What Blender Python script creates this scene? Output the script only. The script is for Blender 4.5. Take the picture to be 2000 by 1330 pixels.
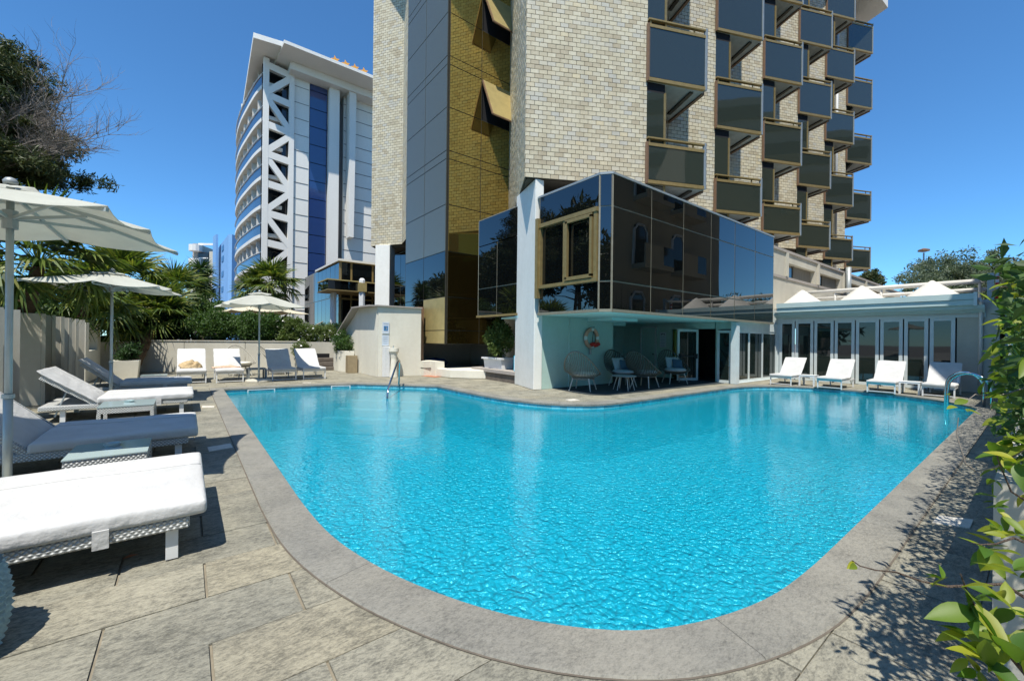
import bpy, bmesh, math, random
import numpy as np
from mathutils import Vector, Matrix, noise
for o in list(bpy.data.objects): bpy.data.objects.remove(o)
SC = bpy.context.scene
C = SC.collection
random.seed(7); RNG = np.random.default_rng(7)
PI = math.pi
# ------------------------------------------------------------------ camera, sky, sun, exposure
cam_data = bpy.data.cameras.new('camera'); cam = bpy.data.objects.new('camera', cam_data); C.objects.link(cam)
cam_data.sensor_fit = 'HORIZONTAL'; cam_data.sensor_width = 36; cam_data.lens = 813/2000*36
cam_data.shift_y = -0.001; cam_data.clip_start = 0.02; cam_data.clip_end = 5000
FW = Vector((.616, .788, 0)).normalized(); RT = Vector((FW.y, -FW.x, 0)); UP = Vector((0, 0, 1))
rl = math.radians(0.65); cr, sr = math.cos(rl), math.sin(rl)
cx_ = RT*cr + UP*sr; cy_ = UP*cr - RT*sr
M = Matrix((cx_, cy_, -FW)).transposed().to_4x4(); M.translation = Vector((0, 0, 1.6))
cam.matrix_world = M
SC.camera = cam
SUN_EL = math.radians(65)
SUN_DIR = Vector((-.72*math.cos(SUN_EL), -.694*math.cos(SUN_EL), math.sin(SUN_EL)))   # towards the sun
world = bpy.data.worlds.new('World'); SC.world = world; world.use_nodes = True
wn = world.node_tree; wn.nodes.clear()
sky = wn.nodes.new('ShaderNodeTexSky'); sky.sky_type = 'NISHITA'; sky.sun_disc = False
sky.sun_elevation = SUN_EL; sky.sun_rotation = math.atan2(SUN_DIR.x, SUN_DIR.y)
sky.altitude = 0; sky.air_density = 0.8; sky.dust_density = 0.0; sky.ozone_density = 10.0
bg = wn.nodes.new('ShaderNodeBackground'); bg.inputs['Strength'].default_value = 0.145
wo = wn.nodes.new('ShaderNodeOutputWorld')
tint = wn.nodes.new('ShaderNodeMixRGB'); tint.blend_type = 'MULTIPLY'; tint.inputs[0].default_value = 1; tint.inputs[2].default_value = (.66, .97, 1.0, 1)   # the clear deep blue of the place
wn.links.new(sky.outputs[0], tint.inputs[1]); wn.links.new(tint.outputs[0], bg.inputs[0]); wn.links.new(bg.outputs[0], wo.inputs[0])
sl = bpy.data.lights.new('sun', 'SUN'); sl.energy = 4.3; sl.angle = math.radians(.5); sl.color = (1, .95, .86)
so = bpy.data.objects.new('sun', sl); C.objects.link(so)
so.rotation_euler = (-SUN_DIR).to_track_quat('-Z', 'Y').to_euler(); so.location = (0, 0, 60)
SC.view_settings.view_transform = 'Standard'; SC.view_settings.look = 'None'
SC.view_settings.exposure = 0.55; SC.view_settings.gamma = 1.0; SC.view_settings.use_curve_mapping = False
SC.render.engine = 'CYCLES'
SC.cycles.diffuse_bounces = 2; SC.cycles.max_bounces = 6; SC.cycles.transparent_max_bounces = 8; SC.cycles.glossy_bounces = 4
SC.cycles.caustics_reflective = False; SC.cycles.caustics_refractive = False

# ------------------------------------------------------------------ materials
MT = {}
class N:
    """tiny node helper"""
    def __init__(s, name):
        s.m = bpy.data.materials.new(name); s.m.use_nodes = True; s.t = s.m.node_tree; s.t.nodes.clear()
        s.out = s.t.nodes.new('ShaderNodeOutputMaterial'); MT[name] = s.m
    def n(s, typ, **kw):
        nd = s.t.nodes.new('ShaderNode'+typ)
        for k, v in kw.items():
            if k.startswith('i_'):
                key = k[2:].replace('_', ' ')
                if key.isdigit(): key = int(key)
                nd.inputs[key].default_value = v
            else: setattr(nd, k, v)
        return nd
    def l(s, a, b): s.t.links.new(a, b)
    def coords(s, obj=True, scale=(1, 1, 1), rot=(0, 0, 0)):
        if obj == 'world': o = s.n('NewGeometry').outputs['Position']
        else: o = s.n('TexCoord').outputs['Object']
        mp = s.n('Mapping'); mp.inputs['Scale'].default_value = scale; mp.inputs['Rotation'].default_value = rot
        s.l(o, mp.inputs[0]); return mp.outputs[0]
    def noise(s, co, scale, detail=4, rough=.55, **kw):
        t = s.n('TexNoise', **kw); t.inputs['Scale'].default_value = scale; t.inputs['Detail'].default_value = detail
        t.inputs['Roughness'].default_value = rough; s.l(co, t.inputs['Vector']); return t.outputs['Fac']
    def ramp(s, fac, stops):
        r = s.n('ValToRGB'); e = r.color_ramp.elements
        e[0].position, e[0].color = stops[0][0], (*stops[0][1], 1)
        e[1].position, e[1].color = stops[-1][0], (*stops[-1][1], 1)
        for p, c in stops[1:-1]:
            x = e.new(p); x.color = (*c, 1)
        s.l(fac, r.inputs[0]); return r.outputs[0]
    def mix(s, a, b, fac, mode='MIX'):
        m = s.n('MixRGB', blend_type=mode)
        for v, k in ((fac, 0), (a, 1), (b, 2)):
            if hasattr(v, 'is_output'): s.l(v, m.inputs[k])
            elif k == 0: m.inputs[0].default_value = v
            else: m.inputs[k].default_value = (*v, 1)
        return m.outputs[0]
    def math(s, op, a, b=0.):
        m = s.n('Math', operation=op)
        for v, k in ((a, 0), (b, 1)):
            if hasattr(v, 'is_output'): s.l(v, m.inputs[k])
            else: m.inputs[k].default_value = v
        return m.outputs[0]
    def bump(s, h, strength=.3, dist=.01):
        b = s.n('Bump'); b.inputs['Strength'].default_value = strength; b.inputs['Distance'].default_value = dist
        s.l(h, b.inputs['Height']); return b.outputs[0]
    def pbsdf(s, col, rough=.6, normal=None, metal=0., spec=.5, ior=1.5, **kw):
        p = s.n('BsdfPrincipled')
        if hasattr(col, 'is_output'): s.l(col, p.inputs['Base Color'])
        else: p.inputs['Base Color'].default_value = (*col, 1)
        if hasattr(rough, 'is_output'): s.l(rough, p.inputs['Roughness'])
        else: p.inputs['Roughness'].default_value = rough
        p.inputs['Metallic'].default_value = metal; p.inputs['Specular IOR Level'].default_value = spec; p.inputs['IOR'].default_value = ior
        if normal: s.l(normal, p.inputs['Normal'])
        s.l(p.outputs[0], s.out.inputs[0]); return p
def simple(name, col, rough=.6, var=.12, scale=6., bump=.15, dist=.004, metal=0., spec=.4, objrand=0., bscale=None, world=False, stretch=(1,1,1)):
    s = N(name); co = s.coords('world' if world else True, scale=stretch)
    f = s.noise(co, scale)
    lo = tuple(c*(1-var) for c in col); hi = tuple(min(1, c*(1+var)) for c in col)
    c = s.ramp(f, [(.3, lo), (.7, hi)])
    if objrand:
        r = s.n('ObjectInfo').outputs['Random']
        c = s.mix(c, s.ramp(r, [(0, (1-objrand,)*3), (1, (1+objrand*.3,)*3)]), 1., 'MULTIPLY')
    nm = s.bump(s.noise(co, bscale or scale*8, 3), bump, dist) if bump else None
    s.pbsdf(c, rough, nm, metal, spec); return s.m

def stone_mat(name, dark, mid, lite, rot, fine=1., rvar=1.):
    s = N(name)
    rnd = s.n('ObjectInfo').outputs['Random']
    g0 = s.coords('world', scale=(1, 1, 1), rot=(0, 0, rot))
    st = s.coords('world', scale=(7*fine, 15*fine, 8), rot=(0, 0, rot))
    def shift(v):
        ad = s.n('VectorMath', operation='ADD'); s.l(v, ad.inputs[0])
        cm = s.n('CombineXYZ'); s.l(s.math('MULTIPLY', rnd, 37.), cm.inputs[0]); s.l(s.math('MULTIPLY', rnd, 11.), cm.inputs[1]); s.l(cm.outputs[0], ad.inputs[1]); return ad.outputs[0]
    v = shift(st)
    f1 = s.noise(v, 1.6, 8, .7); f3 = s.noise(v, 6.5, 5, .75); f2 = s.noise(shift(g0), 2.2, 5, .62)
    fl_ = s.noise(shift(s.coords('world', scale=(34, 60, 20), rot=(0, 0, rot+.4))), 1.5, 4, .8)
    f = s.math('ADD', s.math('MULTIPLY', f1, .34), s.math('ADD', s.math('MULTIPLY', f2, .24), s.math('ADD', s.math('MULTIPLY', f3, .26), s.math('MULTIPLY', fl_, .26))))
    c = s.ramp(f, [(.41, dark), (.50, mid), (.57, tuple((a_+b_)/2 for a_, b_ in zip(mid, lite))), (.70, lite)])
    c = s.mix(c, s.ramp(rnd, [(0, tuple(1-(1-x)*rvar for x in (.86, .87, .88))), (.5, (1, 1, 1)), (1, tuple(1+(x-1)*rvar for x in (1.07, 1.03, .96)))]), 1., 'MULTIPLY')
    blot = s.noise(g0, .8, 4, .6)
    c = s.mix(c, s.ramp(blot, [(.36, (.82, .83, .84)), (.6, (1.04, 1.03, 1.0))]), .8, 'MULTIPLY')
    nm = s.bump(s.math('ADD', f1, f3), .8, .007)
    s.pbsdf(c, .72, nm, spec=.3)
stone_mat('deck_stone', (.078, .076, .063), (.18, .172, .138), (.44, .415, .325), .35, 1.2)
stone_mat('coping_stone', (.10, .098, .088), (.19, .185, .163), (.34, .328, .285), .9, 1.6, .3)
simple('grout', (.23, .20, .145), .9, .2, 9, .4, .004, world=True)
simple('ground_paving', (.23, .21, .185), .9, .2, 1.2, .2, world=True)

def plaster(name, col, stain=.12, scale=.9):
    s = N(name); co = s.coords('world', scale=(1, 1, .35)); c2 = s.coords('world')
    a = s.noise(co, scale, 6, .6); b = s.noise(c2, 7, 4, .6); d = s.noise(c2, 60, 3, .6)
    c = s.ramp(a, [(.3, tuple(x*(1-stain) for x in col)), (.62, col)])
    c = s.mix(c, s.ramp(b, [(.3, (.93, .925, .9)), (.7, (1, 1, 1))]), .7, 'MULTIPLY')
    s.pbsdf(c, .85, s.bump(s.math('ADD', d, b), .25, .004), spec=.2)
plaster('white_plaster', (.76, .73, .62)); plaster('cream_plaster', (.60, .565, .47), .2)
plaster('pillar_plaster', (.86, .86, .80), .1, 1.3); plaster('terrace_wall_pool_light', (.48, .66, .60), .08)  # terrace wall green carries light bounced off the pool
plaster('soffit_pool_light', (.60, .90, .88), .05); plaster('hotel_white', (.80, .78, .72), .1, .25)  # soffit aqua: water-reflected light put into the plaster colour
plaster('hotel_grey', (.18, .17, .16), .1, .25); plaster('blue_render', (.22, .42, .70), .08, .2)
plaster('grey_beige_render', (.42, .38, .34), .12); plaster('beige_facade', (.46, .40, .30), .15, .3)
plaster('planter_wall_plaster', (.60, .57, .48), .2, .8)

s = N('brick_tile'); co = s.coords('world'); at = s.n('Attribute', attribute_name='tint')
r2 = s.n('ObjectInfo').outputs['Random']
sm = s.math('FRACT', s.math('ADD', at.outputs['Fac'], s.math('MULTIPLY', r2, 3.7)))
c = s.ramp(sm, [(0, (.48, .41, .28)), (.3, (.60, .54, .38)), (.62, (.66, .60, .44)), (.85, (.53, .51, .43)), (1, (.66, .57, .37))])
c = s.mix(c, s.ramp(s.noise(co, 25, 4), [(.3, (.88, .88, .88)), (.7, (1.04, 1.04, 1.04))]), 1., 'MULTIPLY')
c = s.mix(c, s.ramp(s.noise(s.coords('world', scale=(3.2, 3.2, .18)), .8, 6, .65), [(.34, (.90, .885, .86)), (.58, (1, 1, 1))]), 1., 'MULTIPLY')
s.pbsdf(c, .5, s.bump(s.noise(co, 90, 2), .15, .002), spec=.4)
simple('mortar', (.13, .11, .085), .9, .2, 12, .3, world=True)

simple('soffit_grey', (.40, .42, .40), .8, .12, 4, .1)
simple('dark_joint', (.06, .055, .04), .5, .1, 8, 0, metal=.3)
def glass(name, base, ior, rough=.015, metal=0., wav=.0, spec=.5, rough2=None):
    s = N(name); co = s.coords('world')
    nm = s.bump(s.noise(co, .55, 1), wav, .05) if wav else None
    s.pbsdf(base, rough, nm, metal, spec, ior)
glass('black_mirror_glass', (.004, .005, .005), 1.95, .01, 0, .06)
glass('green_panel_glass', (.030, .038, .029), 1.75, .03, 0, .10)
glass('door_glass', (.012, .020, .018), 1.6, .02, 0, .03)
glass('blue_glass', (.02, .05, .16), 1.9, .05, 0, .1)
glass('dark_window', (.012, .014, .016), 1.6, .05)
glass('hotel_rail_glass', (.05, .10, .18), 1.7, .08)
glass('gold_mirror_glass', (.78, .56, .17), 1.5, .02, .95, .03)
glass('gold_glass_tree_tone', (.10, .07, .02), 1.5, .02, .9)  # dark copy of the gold glass: tree reflection put into the colour
glass('gold_glass_sky_tone', (.15, .155, .115), 1.55, .04, .25, .05)  # gold glass recoloured: left face's grey sky reflection put into the colour
simple('gold_panel', (.50, .40, .17), .35, .1, 3, .05, metal=.35)
simple('gold_frame', (.34, .25, .105), .42, .12, 8, .05, metal=.45)
simple('bronze_frame', (.33, .30, .22), .45, .1, 8, .05, metal=.4)
simple('brown_frame', (.20, .12, .07), .5, .1, 8, .05)
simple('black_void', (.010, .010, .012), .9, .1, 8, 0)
simple('white_metal', (.72, .73, .72), .4, .05, 8, .05)
simple('pale_green_fascia', (.50, .62, .60), .55, .05, 2, .05, world=True)
simple('white_frame', (.62, .68, .67), .45, .05, 4, .05)
simple('roof_membrane', (.62, .60, .55), .8, .08, 4, .3, .02, world=True)
simple('grey_metal', (.34, .37, .37), .42, .08, 8, .05, metal=.3)
simple('pole_aluminium', (.45, .50, .49), .4, .06, 8, .05, metal=.25)
simple('chrome', (.62, .64, .64), .13, .03, 8, 0, metal=1.)
simple('dark_plastic', (.04, .045, .05), .5, .1, 8, .05)
simple('grey_table', (.20, .22, .22), .5, .1, 8, .05)
simple('dark_carpet', (.028, .038, .042), .95, .2, 20, .3, world=True)
simple('brown_wood', (.14, .095, .06), .7, .2, 6, .2, stretch=(1, 8, 8))
simple('tan_panel', (.28, .22, .13), .6, .1, 6, .1)
simple('step_stone', (.15, .125, .10), .8, .2, 6, .2, world=True)
simple('towel', (.52, .39, .22), .95, .15, 25, .8, .01)
simple('pink_towel', (.62, .42, .30), .95, .15, 25, .8, .01)
simple('red_cloth', (.55, .03, .02), .7, .15, 12, .3)
simple('ring_orange', (.68, .36, .24), .5, .1, 8, .1)
simple('ring_white', (.72, .72, .68), .5, .05, 8, .1)
simple('blue_ink', (.05, .20, .42), .5, .05, 8, 0)
simple('pale_ink', (.35, .45, .55), .5, .05, 8, 0)
simple('sign_white', (.60, .66, .72), .4, .03, 8, 0)
simple('cyan_sign', (.10, .55, .72), .4, .1, 8, 0)
simple('dark_ink', (.02, .03, .04), .5, .05, 8, 0)
simple('grey_cushion', (.36, .40, .42), .9, .1, 15, .3)
simple('blue_cushion', (.05, .10, .15), .9, .1, 15, .3)
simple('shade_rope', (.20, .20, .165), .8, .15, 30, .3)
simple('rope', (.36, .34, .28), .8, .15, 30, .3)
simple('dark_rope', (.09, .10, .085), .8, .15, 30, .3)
simple('pale_wood', (.55, .54, .48), .6, .1, 6, .1)
simple('terracotta', (.42, .17, .09), .85, .15, 12, .2, world=True)
simple('star_orange', (.72, .33, .05), .5, .05, 8, 0)
simple('drain_white', (.62, .58, .50), .6, .12, 12, .2, world=True)
simple('soil', (.06, .045, .03), .95, .3, 14, .6, .02)
simple('bark', (.11, .08, .06), .95, .3, 14, 1., .03, stretch=(1, 1, .3))
simple('pine_bark', (.13, .11, .095), .95, .3, 9, 1., .03)
simple('bare_twig', (.24, .21, .18), .9, .2, 9, .3)
simple('palm_bark', (.16, .10, .055), .95, .35, 20, 1., .04, stretch=(1, 1, 3))
simple('petal', (.85, .82, .78), .6, .05, 9, 0)
simple('blue_bag', (.02, .06, .16), .7, .1, 9, .3)
simple('curtain', (.22, .20, .16), .9, .2, 3, 0, stretch=(14, 14, 1))

def cloth(name, col, back):
    s = N(name); co = s.coords('world')
    d = s.n('BsdfDiffuse'); t = s.n('BsdfTranslucent'); m = s.n('MixShader'); m.inputs[0].default_value = back
    f = s.ramp(s.noise(co, 5, 4), [(.3, tuple(x*.93 for x in col)), (.7, col)])
    nm = s.bump(s.noise(co, 2.2, 3), .25, .05)
    s.l(f, d.inputs[0]); s.l(f, t.inputs[0]); s.l(nm, d.inputs['Normal'])
    s.l(d.outputs[0], m.inputs[1]); s.l(t.outputs[0], m.inputs[2]); s.l(m.outputs[0], s.out.inputs[0])
cloth('parasol_cloth', (.70, .71, .64), .48); cloth('cream_cloth', (.72, .66, .5), .25)
s = N('cushion_cloth'); co = s.coords(True)
wr = s.noise(s.coords(True, scale=(1, .35, 1)), 5.5, 4, .5, noise_dimensions='3D')
cc = s.ramp(s.noise(co, 3, 5), [(.3, (.50, .50, .485)), (.65, (.58, .58, .565))])
s.pbsdf(cc, .8, s.bump(s.math('ADD', wr, s.math('ADD', s.math('MULTIPLY', s.noise(s.coords(True, scale=(1, .5, 1)), 14, 3), .35), s.math('MULTIPLY', s.noise(co, 260, 2), .04))), .7, .03), spec=.2)
s = N('woven_resin'); co = s.coords(True, scale=(1, 1, 1))
w1 = s.n('TexWave', wave_type='BANDS', bands_direction='DIAGONAL'); w1.inputs['Scale'].default_value = 17; w1.inputs['Distortion'].default_value = .6; s.l(co, w1.inputs['Vector'])
co2 = s.coords(True, scale=(-1, 1, 1)); w2 = s.n('TexWave', wave_type='BANDS', bands_direction='DIAGONAL'); w2.inputs['Scale'].default_value = 17; w2.inputs['Distortion'].default_value = .6; s.l(co2, w2.inputs['Vector'])
wf = s.math('MULTIPLY', w1.outputs['Fac'], w2.outputs['Fac'])
s.pbsdf(s.ramp(wf, [(0, (.30, .31, .30)), (.35, (.66, .67, .65))]), .5, s.bump(wf, .8, .01), spec=.4)
s = N('table_glass'); s.pbsdf((.42, .52, .52), .08, None, 0, .6, 1.5)

def leafmat(name, cols, trans=.35, gloss=.35, world=True):
    s = N(name); at = s.n('Attribute', attribute_name='tint')
    rnd = s.n('ObjectInfo').outputs['Random']
    v = s.math('FRACT', s.math('ADD', at.outputs['Fac'], s.math('MULTIPLY', rnd, .15)))
    k = len(cols); c = s.ramp(v, [(i/(k-1), cc) for i, cc in enumerate(cols)])
    d = s.pbsdf(c, .5, None, spec=gloss); t = s.n('BsdfTranslucent'); m = s.n('MixShader'); m.inputs[0].default_value = trans
    c2 = s.mix(c, (1.25, 1.35, .6), 1., 'MULTIPLY'); s.l(c2, t.inputs[0])
    s.l(d.outputs[0], m.inputs[1]); s.l(t.outputs[0], m.inputs[2]); s.l(m.outputs[0], s.out.inputs[0])
leafmat('hedge_leaf', [(.03, .07, .018), (.05, .11, .025), (.085, .15, .035), (.05, .09, .03)])
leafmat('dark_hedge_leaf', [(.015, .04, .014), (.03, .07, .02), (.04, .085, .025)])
leafmat('shrub_leaf', [(.05, .09, .02), (.10, .15, .035), (.16, .20, .06)])
leafmat('near_leaf', [(.06, .14, .02), (.10, .20, .02), (.30, .33, .03), (.09, .18, .02), (.42, .40, .04)], .45, .5)
leafmat('palm_leaf', [(.04, .075, .018), (.08, .13, .025), (.14, .19, .035), (.24, .25, .055)], .35, .5)
leafmat('yucca_leaf', [(.025, .06, .018), (.05, .10, .03), (.08, .13, .04)], .2, .5)
leafmat('pine_needle', [(.03, .045, .02), (.05, .075, .025), (.085, .105, .035), (.12, .11, .05)], .15, .3)
leafmat('grey_leaf', [(.07, .10, .065), (.12, .16, .10), (.17, .21, .14), (.09, .12, .08)], .25, .3)

# water
s = N('pool_water')
co = s.coords('world', scale=(1, 1, 0))
big = s.noise(co, 1.1, 3); mid = s.n('TexNoise', noise_type='RIDGED_MULTIFRACTAL'); mid.inputs['Scale'].default_value = 10; mid.inputs['Detail'].default_value = 2
vo = s.n('TexVoronoi', feature='SMOOTH_F1'); vo.inputs['Scale'].default_value = 21; vo.inputs['Smoothness'].default_value = .15
wob = s.n('VectorMath', operation='ADD'); sc = s.n('VectorMath', operation='SCALE'); sc.inputs['Scale'].default_value = .16
nz = s.n('TexNoise'); nz.inputs['Scale'].default_value = 5; s.l(co, nz.inputs['Vector']); s.l(nz.outputs['Color'], sc.inputs[0]); s.l(co, wob.inputs[0]); s.l(sc.outputs[0], wob.inputs[1])
s.l(wob.outputs[0], mid.inputs['Vector']); s.l(wob.outputs[0], vo.inputs['Vector'])
vh = s.math('POWER', vo.outputs['Distance'], 1.6)
fine = s.noise(co, 15, 3, .55)
hh = s.math('ADD', s.math('MULTIPLY', big, .9), s.math('ADD', s.math('MULTIPLY', mid.outputs['Fac'], .12), s.math('MULTIPLY', fine, .28)))
nm_ref = s.bump(hh, .30, .045); nm_dif = s.bump(s.math('ADD', s.math('MULTIPLY', vh, -.6), s.math('ADD', s.math('MULTIPLY', mid.outputs['Fac'], .35), s.math('MULTIPLY', fine, .6))), 1., .085)
fr = s.n('Fresnel'); fr.inputs['IOR'].default_value = 1.33; s.l(nm_ref, fr.inputs['Normal'])
gl = s.n('BsdfGlossy'); gl.inputs['Roughness'].default_value = .03; gl.inputs['Color'].default_value = (.9, .95, 1, 1); s.l(nm_ref, gl.inputs['Normal'])
df = s.n('BsdfDiffuse'); df.inputs['Color'].default_value = (.001, .475, .655, 1); s.l(nm_dif, df.inputs['Normal'])
tr = s.n('BsdfTransparent'); tr.inputs['Color'].default_value = (.42, .86, .95, 1)
m1 = s.n('MixShader'); m1.inputs[0].default_value = .50; s.l(tr.outputs[0], m1.inputs[1]); s.l(df.outputs[0], m1.inputs[2])
g2 = s.n('BsdfGlossy'); g2.inputs['Roughness'].default_value = .30; g2.inputs['Color'].default_value = (.22, .85, .95, 1); s.l(nm_dif, g2.inputs['Normal'])
m3 = s.n('MixShader'); m3.inputs[0].default_value = .065; s.l(m1.outputs[0], m3.inputs[1]); s.l(g2.outputs[0], m3.inputs[2])
m2 = s.n('MixShader'); s.l(fr.outputs[0], m2.inputs[0]); s.l(m3.outputs[0], m2.inputs[1]); s.l(gl.outputs[0], m2.inputs[2]); s.l(m2.outputs[0], s.out.inputs[0])
s = N('pool_tile'); co = s.coords('world')
bk = s.n('TexBrick'); bk.offset = 0; bk.inputs['Scale'].default_value = 1; bk.inputs['Brick Width'].default_value = .1; bk.inputs['Row Height'].default_value = .1; bk.inputs['Mortar Size'].default_value = .006
bk.inputs['Color1'].default_value = (.16, .70, .80, 1); bk.inputs['Color2'].default_value = (.12, .62, .76, 1); bk.inputs['Mortar'].default_value = (.05, .40, .55, 1); s.l(co, bk.inputs['Vector'])
s.pbsdf(bk.outputs['Color'], .3, None)
simple('pool_step_white', (.55, .78, .82), .5, .05, 6, .05, world=True)
simple('waterline_tile', (.22, .58, .66), .3, .15, 9, .05, world=True, objrand=.3)

# ------------------------------------------------------------------ mesh helpers
WL = {}
def wl(o):
    return WL.get(o.name, Vector((0, 0, 0))) if o else Vector((0, 0, 0))
class MB:
    def __init__(s): s.v = []; s.f = []
    def add(s, vs, fs):
        k = len(s.v); s.v += [tuple(v) for v in vs]; s.f += [tuple(i+k for i in f) for f in fs]; return s
    def box(s, x0, x1, y0, y1, z0, z1, M=None):
        vs = [Vector((x, y, z)) for z in (z0, z1) for y in (y0, y1) for x in (x0, x1)]
        if M: vs = [M @ v for v in vs]
        return s.add(vs, [(0, 2, 3, 1), (4, 5, 7, 6), (0, 1, 5, 4), (2, 6, 7, 3), (0, 4, 6, 2), (1, 3, 7, 5)])
    def prism(s, pts, z0, z1):
        n = len(pts); vs = [(p[0], p[1], z0) for p in pts]+[(p[0], p[1], z1) for p in pts]
        return s.add(vs, [tuple(range(n))[::-1], tuple(range(n, 2*n))]+[(i, (i+1) % n, n+(i+1) % n, n+i) for i in range(n)])
    def slab3(s, pts, off):   # polygon in 3d extruded by vector off
        n = len(pts); off = Vector(off); vs = [Vector(p) for p in pts]; vs = vs+[v+off for v in vs]
        return s.add(vs, [tuple(range(n))[::-1], tuple(range(n, 2*n))]+[(i, (i+1) % n, n+(i+1) % n, n+i) for i in range(n)])
    def beam(s, a, b, w, h, up=(0, 0, 1)):
        a = Vector(a); b = Vector(b); d = (b-a).normalized(); up = Vector(up)
        x = d.cross(up)
        if x.length < 1e-4: x = d.cross(Vector((0, 1, 0)))
        x.normalize(); y = x.cross(d)
        vs = [p+x*(i*w/2)+y*(j*h/2) for p in (a, b) for i, j in ((-1, -1), (1, -1), (1, 1), (-1, 1))]
        return s.add(vs, [(0, 1, 2, 3), (7, 6, 5, 4), (0, 4, 5, 1), (1, 5, 6, 2), (2, 6, 7, 3), (3, 7, 4, 0)])
    def tube(s, pts, r, n=8, cap=True):
        pts = [Vector(p) for p in pts]; rs = r if isinstance(r, (list, tuple)) else [r]*len(pts)
        vs = []; fs = []; px = None
        for i, p in enumerate(pts):
            d = (pts[min(i+1, len(pts)-1)]-pts[max(i-1, 0)]).normalized()
            if px is None:
                px = d.orthogonal().normalized()
            px = (px-d*px.dot(d)).normalized(); py = d.cross(px)
            for k in range(n):
                a = 2*PI*k/n; vs.append(p+(px*math.cos(a)+py*math.sin(a))*rs[i])
        for i in range(len(pts)-1):
            for k in range(n):
                fs.append((i*n+k, i*n+(k+1) % n, (i+1)*n+(k+1) % n, (i+1)*n+k))
        if cap: fs += [tuple(range(n))[::-1], tuple(range((len(pts)-1)*n, len(pts)*n))]
        return s.add(vs, fs)
    def lathe(s, prof, n=16, c=(0, 0, 0)):
        vs = []; fs = []
        for r, z in prof:
            for k in range(n):
                a = 2*PI*k/n; vs.append((c[0]+r*math.cos(a), c[1]+r*math.sin(a), c[2]+z))
        for i in range(len(prof)-1):
            for k in range(n): fs.append((i*n+k, i*n+(k+1) % n, (i+1)*n+(k+1) % n, (i+1)*n+k))
        fs += [tuple(range(n))[::-1], tuple(range((len(prof)-1)*n, len(prof)*n))]
        return s.add(vs, fs)
    def mesh(s, name, mat, off=Vector((0, 0, 0)), smooth=False, bevel=0.):
        me = bpy.data.meshes.new(name); me.from_pydata([Vector(v)-off for v in s.v], [], s.f)
        bm = bmesh.new(); bm.from_mesh(me); bmesh.ops.recalc_face_normals(bm, faces=bm.faces)
        if bevel: bmesh.ops.bevel(bm, geom=bm.edges[:], offset=bevel, segments=1, affect='EDGES', clamp_overlap=True)
        bm.to_mesh(me); bm.free()
        if smooth: me.polygons.foreach_set('use_smooth', [True]*len(me.polygons))
        me.materials.append(MT[mat]); return me
    def build(s, name, mat, parent=None, smooth=False, bevel=0., local=False, origin=None):
        off = Vector((0, 0, 0)) if local else wl(parent)
        if origin is not None: off = Vector(origin)
        me = s.mesh(name, mat, off, smooth, bevel)
        o = bpy.data.objects.new(name, me); C.objects.link(o)
        if parent:
            o.parent = parent
            if origin is not None: o.location = Vector(origin)-wl(parent)
            WL[o.name] = Vector(origin) if origin is not None else wl(parent)
            if local: WL[o.name] = Vector((0, 0, 0))
        elif origin is not None: o.location = Vector(origin); WL[o.name] = Vector(origin)
        else: WL[o.name] = Vector((0, 0, 0))
        return o
def thing(name, label, cat, loc=(0, 0, 0), rz=0., group=None):
    o = bpy.data.objects.new(name, None); C.objects.link(o); o.location = loc; o.rotation_euler = (0, 0, rz)
    o.empty_display_size = .2; WL[o.name] = Vector(loc); o['label'] = label; o['category'] = cat
    if group: o['group'] = group
    return o
def tag(o, label, cat, group=None):
    o['label'] = label; o['category'] = cat
    if group: o['group'] = group
    return o
def struct(o): o['kind'] = 'structure'; return o
def stuff(o): o['kind'] = 'stuff'; return o
def place(name, mesh, parent, loc=(0, 0, 0), rot=(0, 0, 0), scale=(1, 1, 1)):
    o = bpy.data.objects.new(name, mesh); C.objects.link(o); o.parent = parent; o.location = loc; o.rotation_euler = rot; o.scale = scale
    return o
def dup(o, parent=None, loc=None, rz=None, label=None):
    c = o.copy(); C.objects.link(c)
    if parent: c.parent = parent
    if loc is not None: c.location = loc
    if rz is not None: c.rotation_euler = (0, 0, rz)
    if label: c['label'] = label
    for ch in o.children: dup(ch, c)
    return c
def np_mesh(name, V, F, mat, tint=None, smooth=False):
    """V (n,3), F (m,k)"""
    V = np.asarray(V, dtype=np.float32); F = np.asarray(F, dtype=np.int32); k = F.shape[1]
    me = bpy.data.meshes.new(name); me.vertices.add(len(V)); me.vertices.foreach_set('co', V.ravel())
    me.loops.add(F.size); me.loops.foreach_set('vertex_index', F.ravel())
    me.polygons.add(len(F)); me.polygons.foreach_set('loop_start', np.arange(0, F.size, k, dtype=np.int32)); me.polygons.foreach_set('loop_total', np.full(len(F), k, dtype=np.int32))
    me.polygons.foreach_set('use_smooth', np.full(len(F), bool(smooth), dtype=bool))
    me.update(calc_edges=True)
    if tint is not None:
        a = me.attributes.new('tint', 'FLOAT', 'FACE'); a.data.foreach_set('value', np.asarray(tint, dtype=np.float32))
    me.materials.append(MT[mat]); return me
def rand_dirs(n):
    v = RNG.normal(size=(n, 3)); return v/np.linalg.norm(v, axis=1)[:, None]
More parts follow.
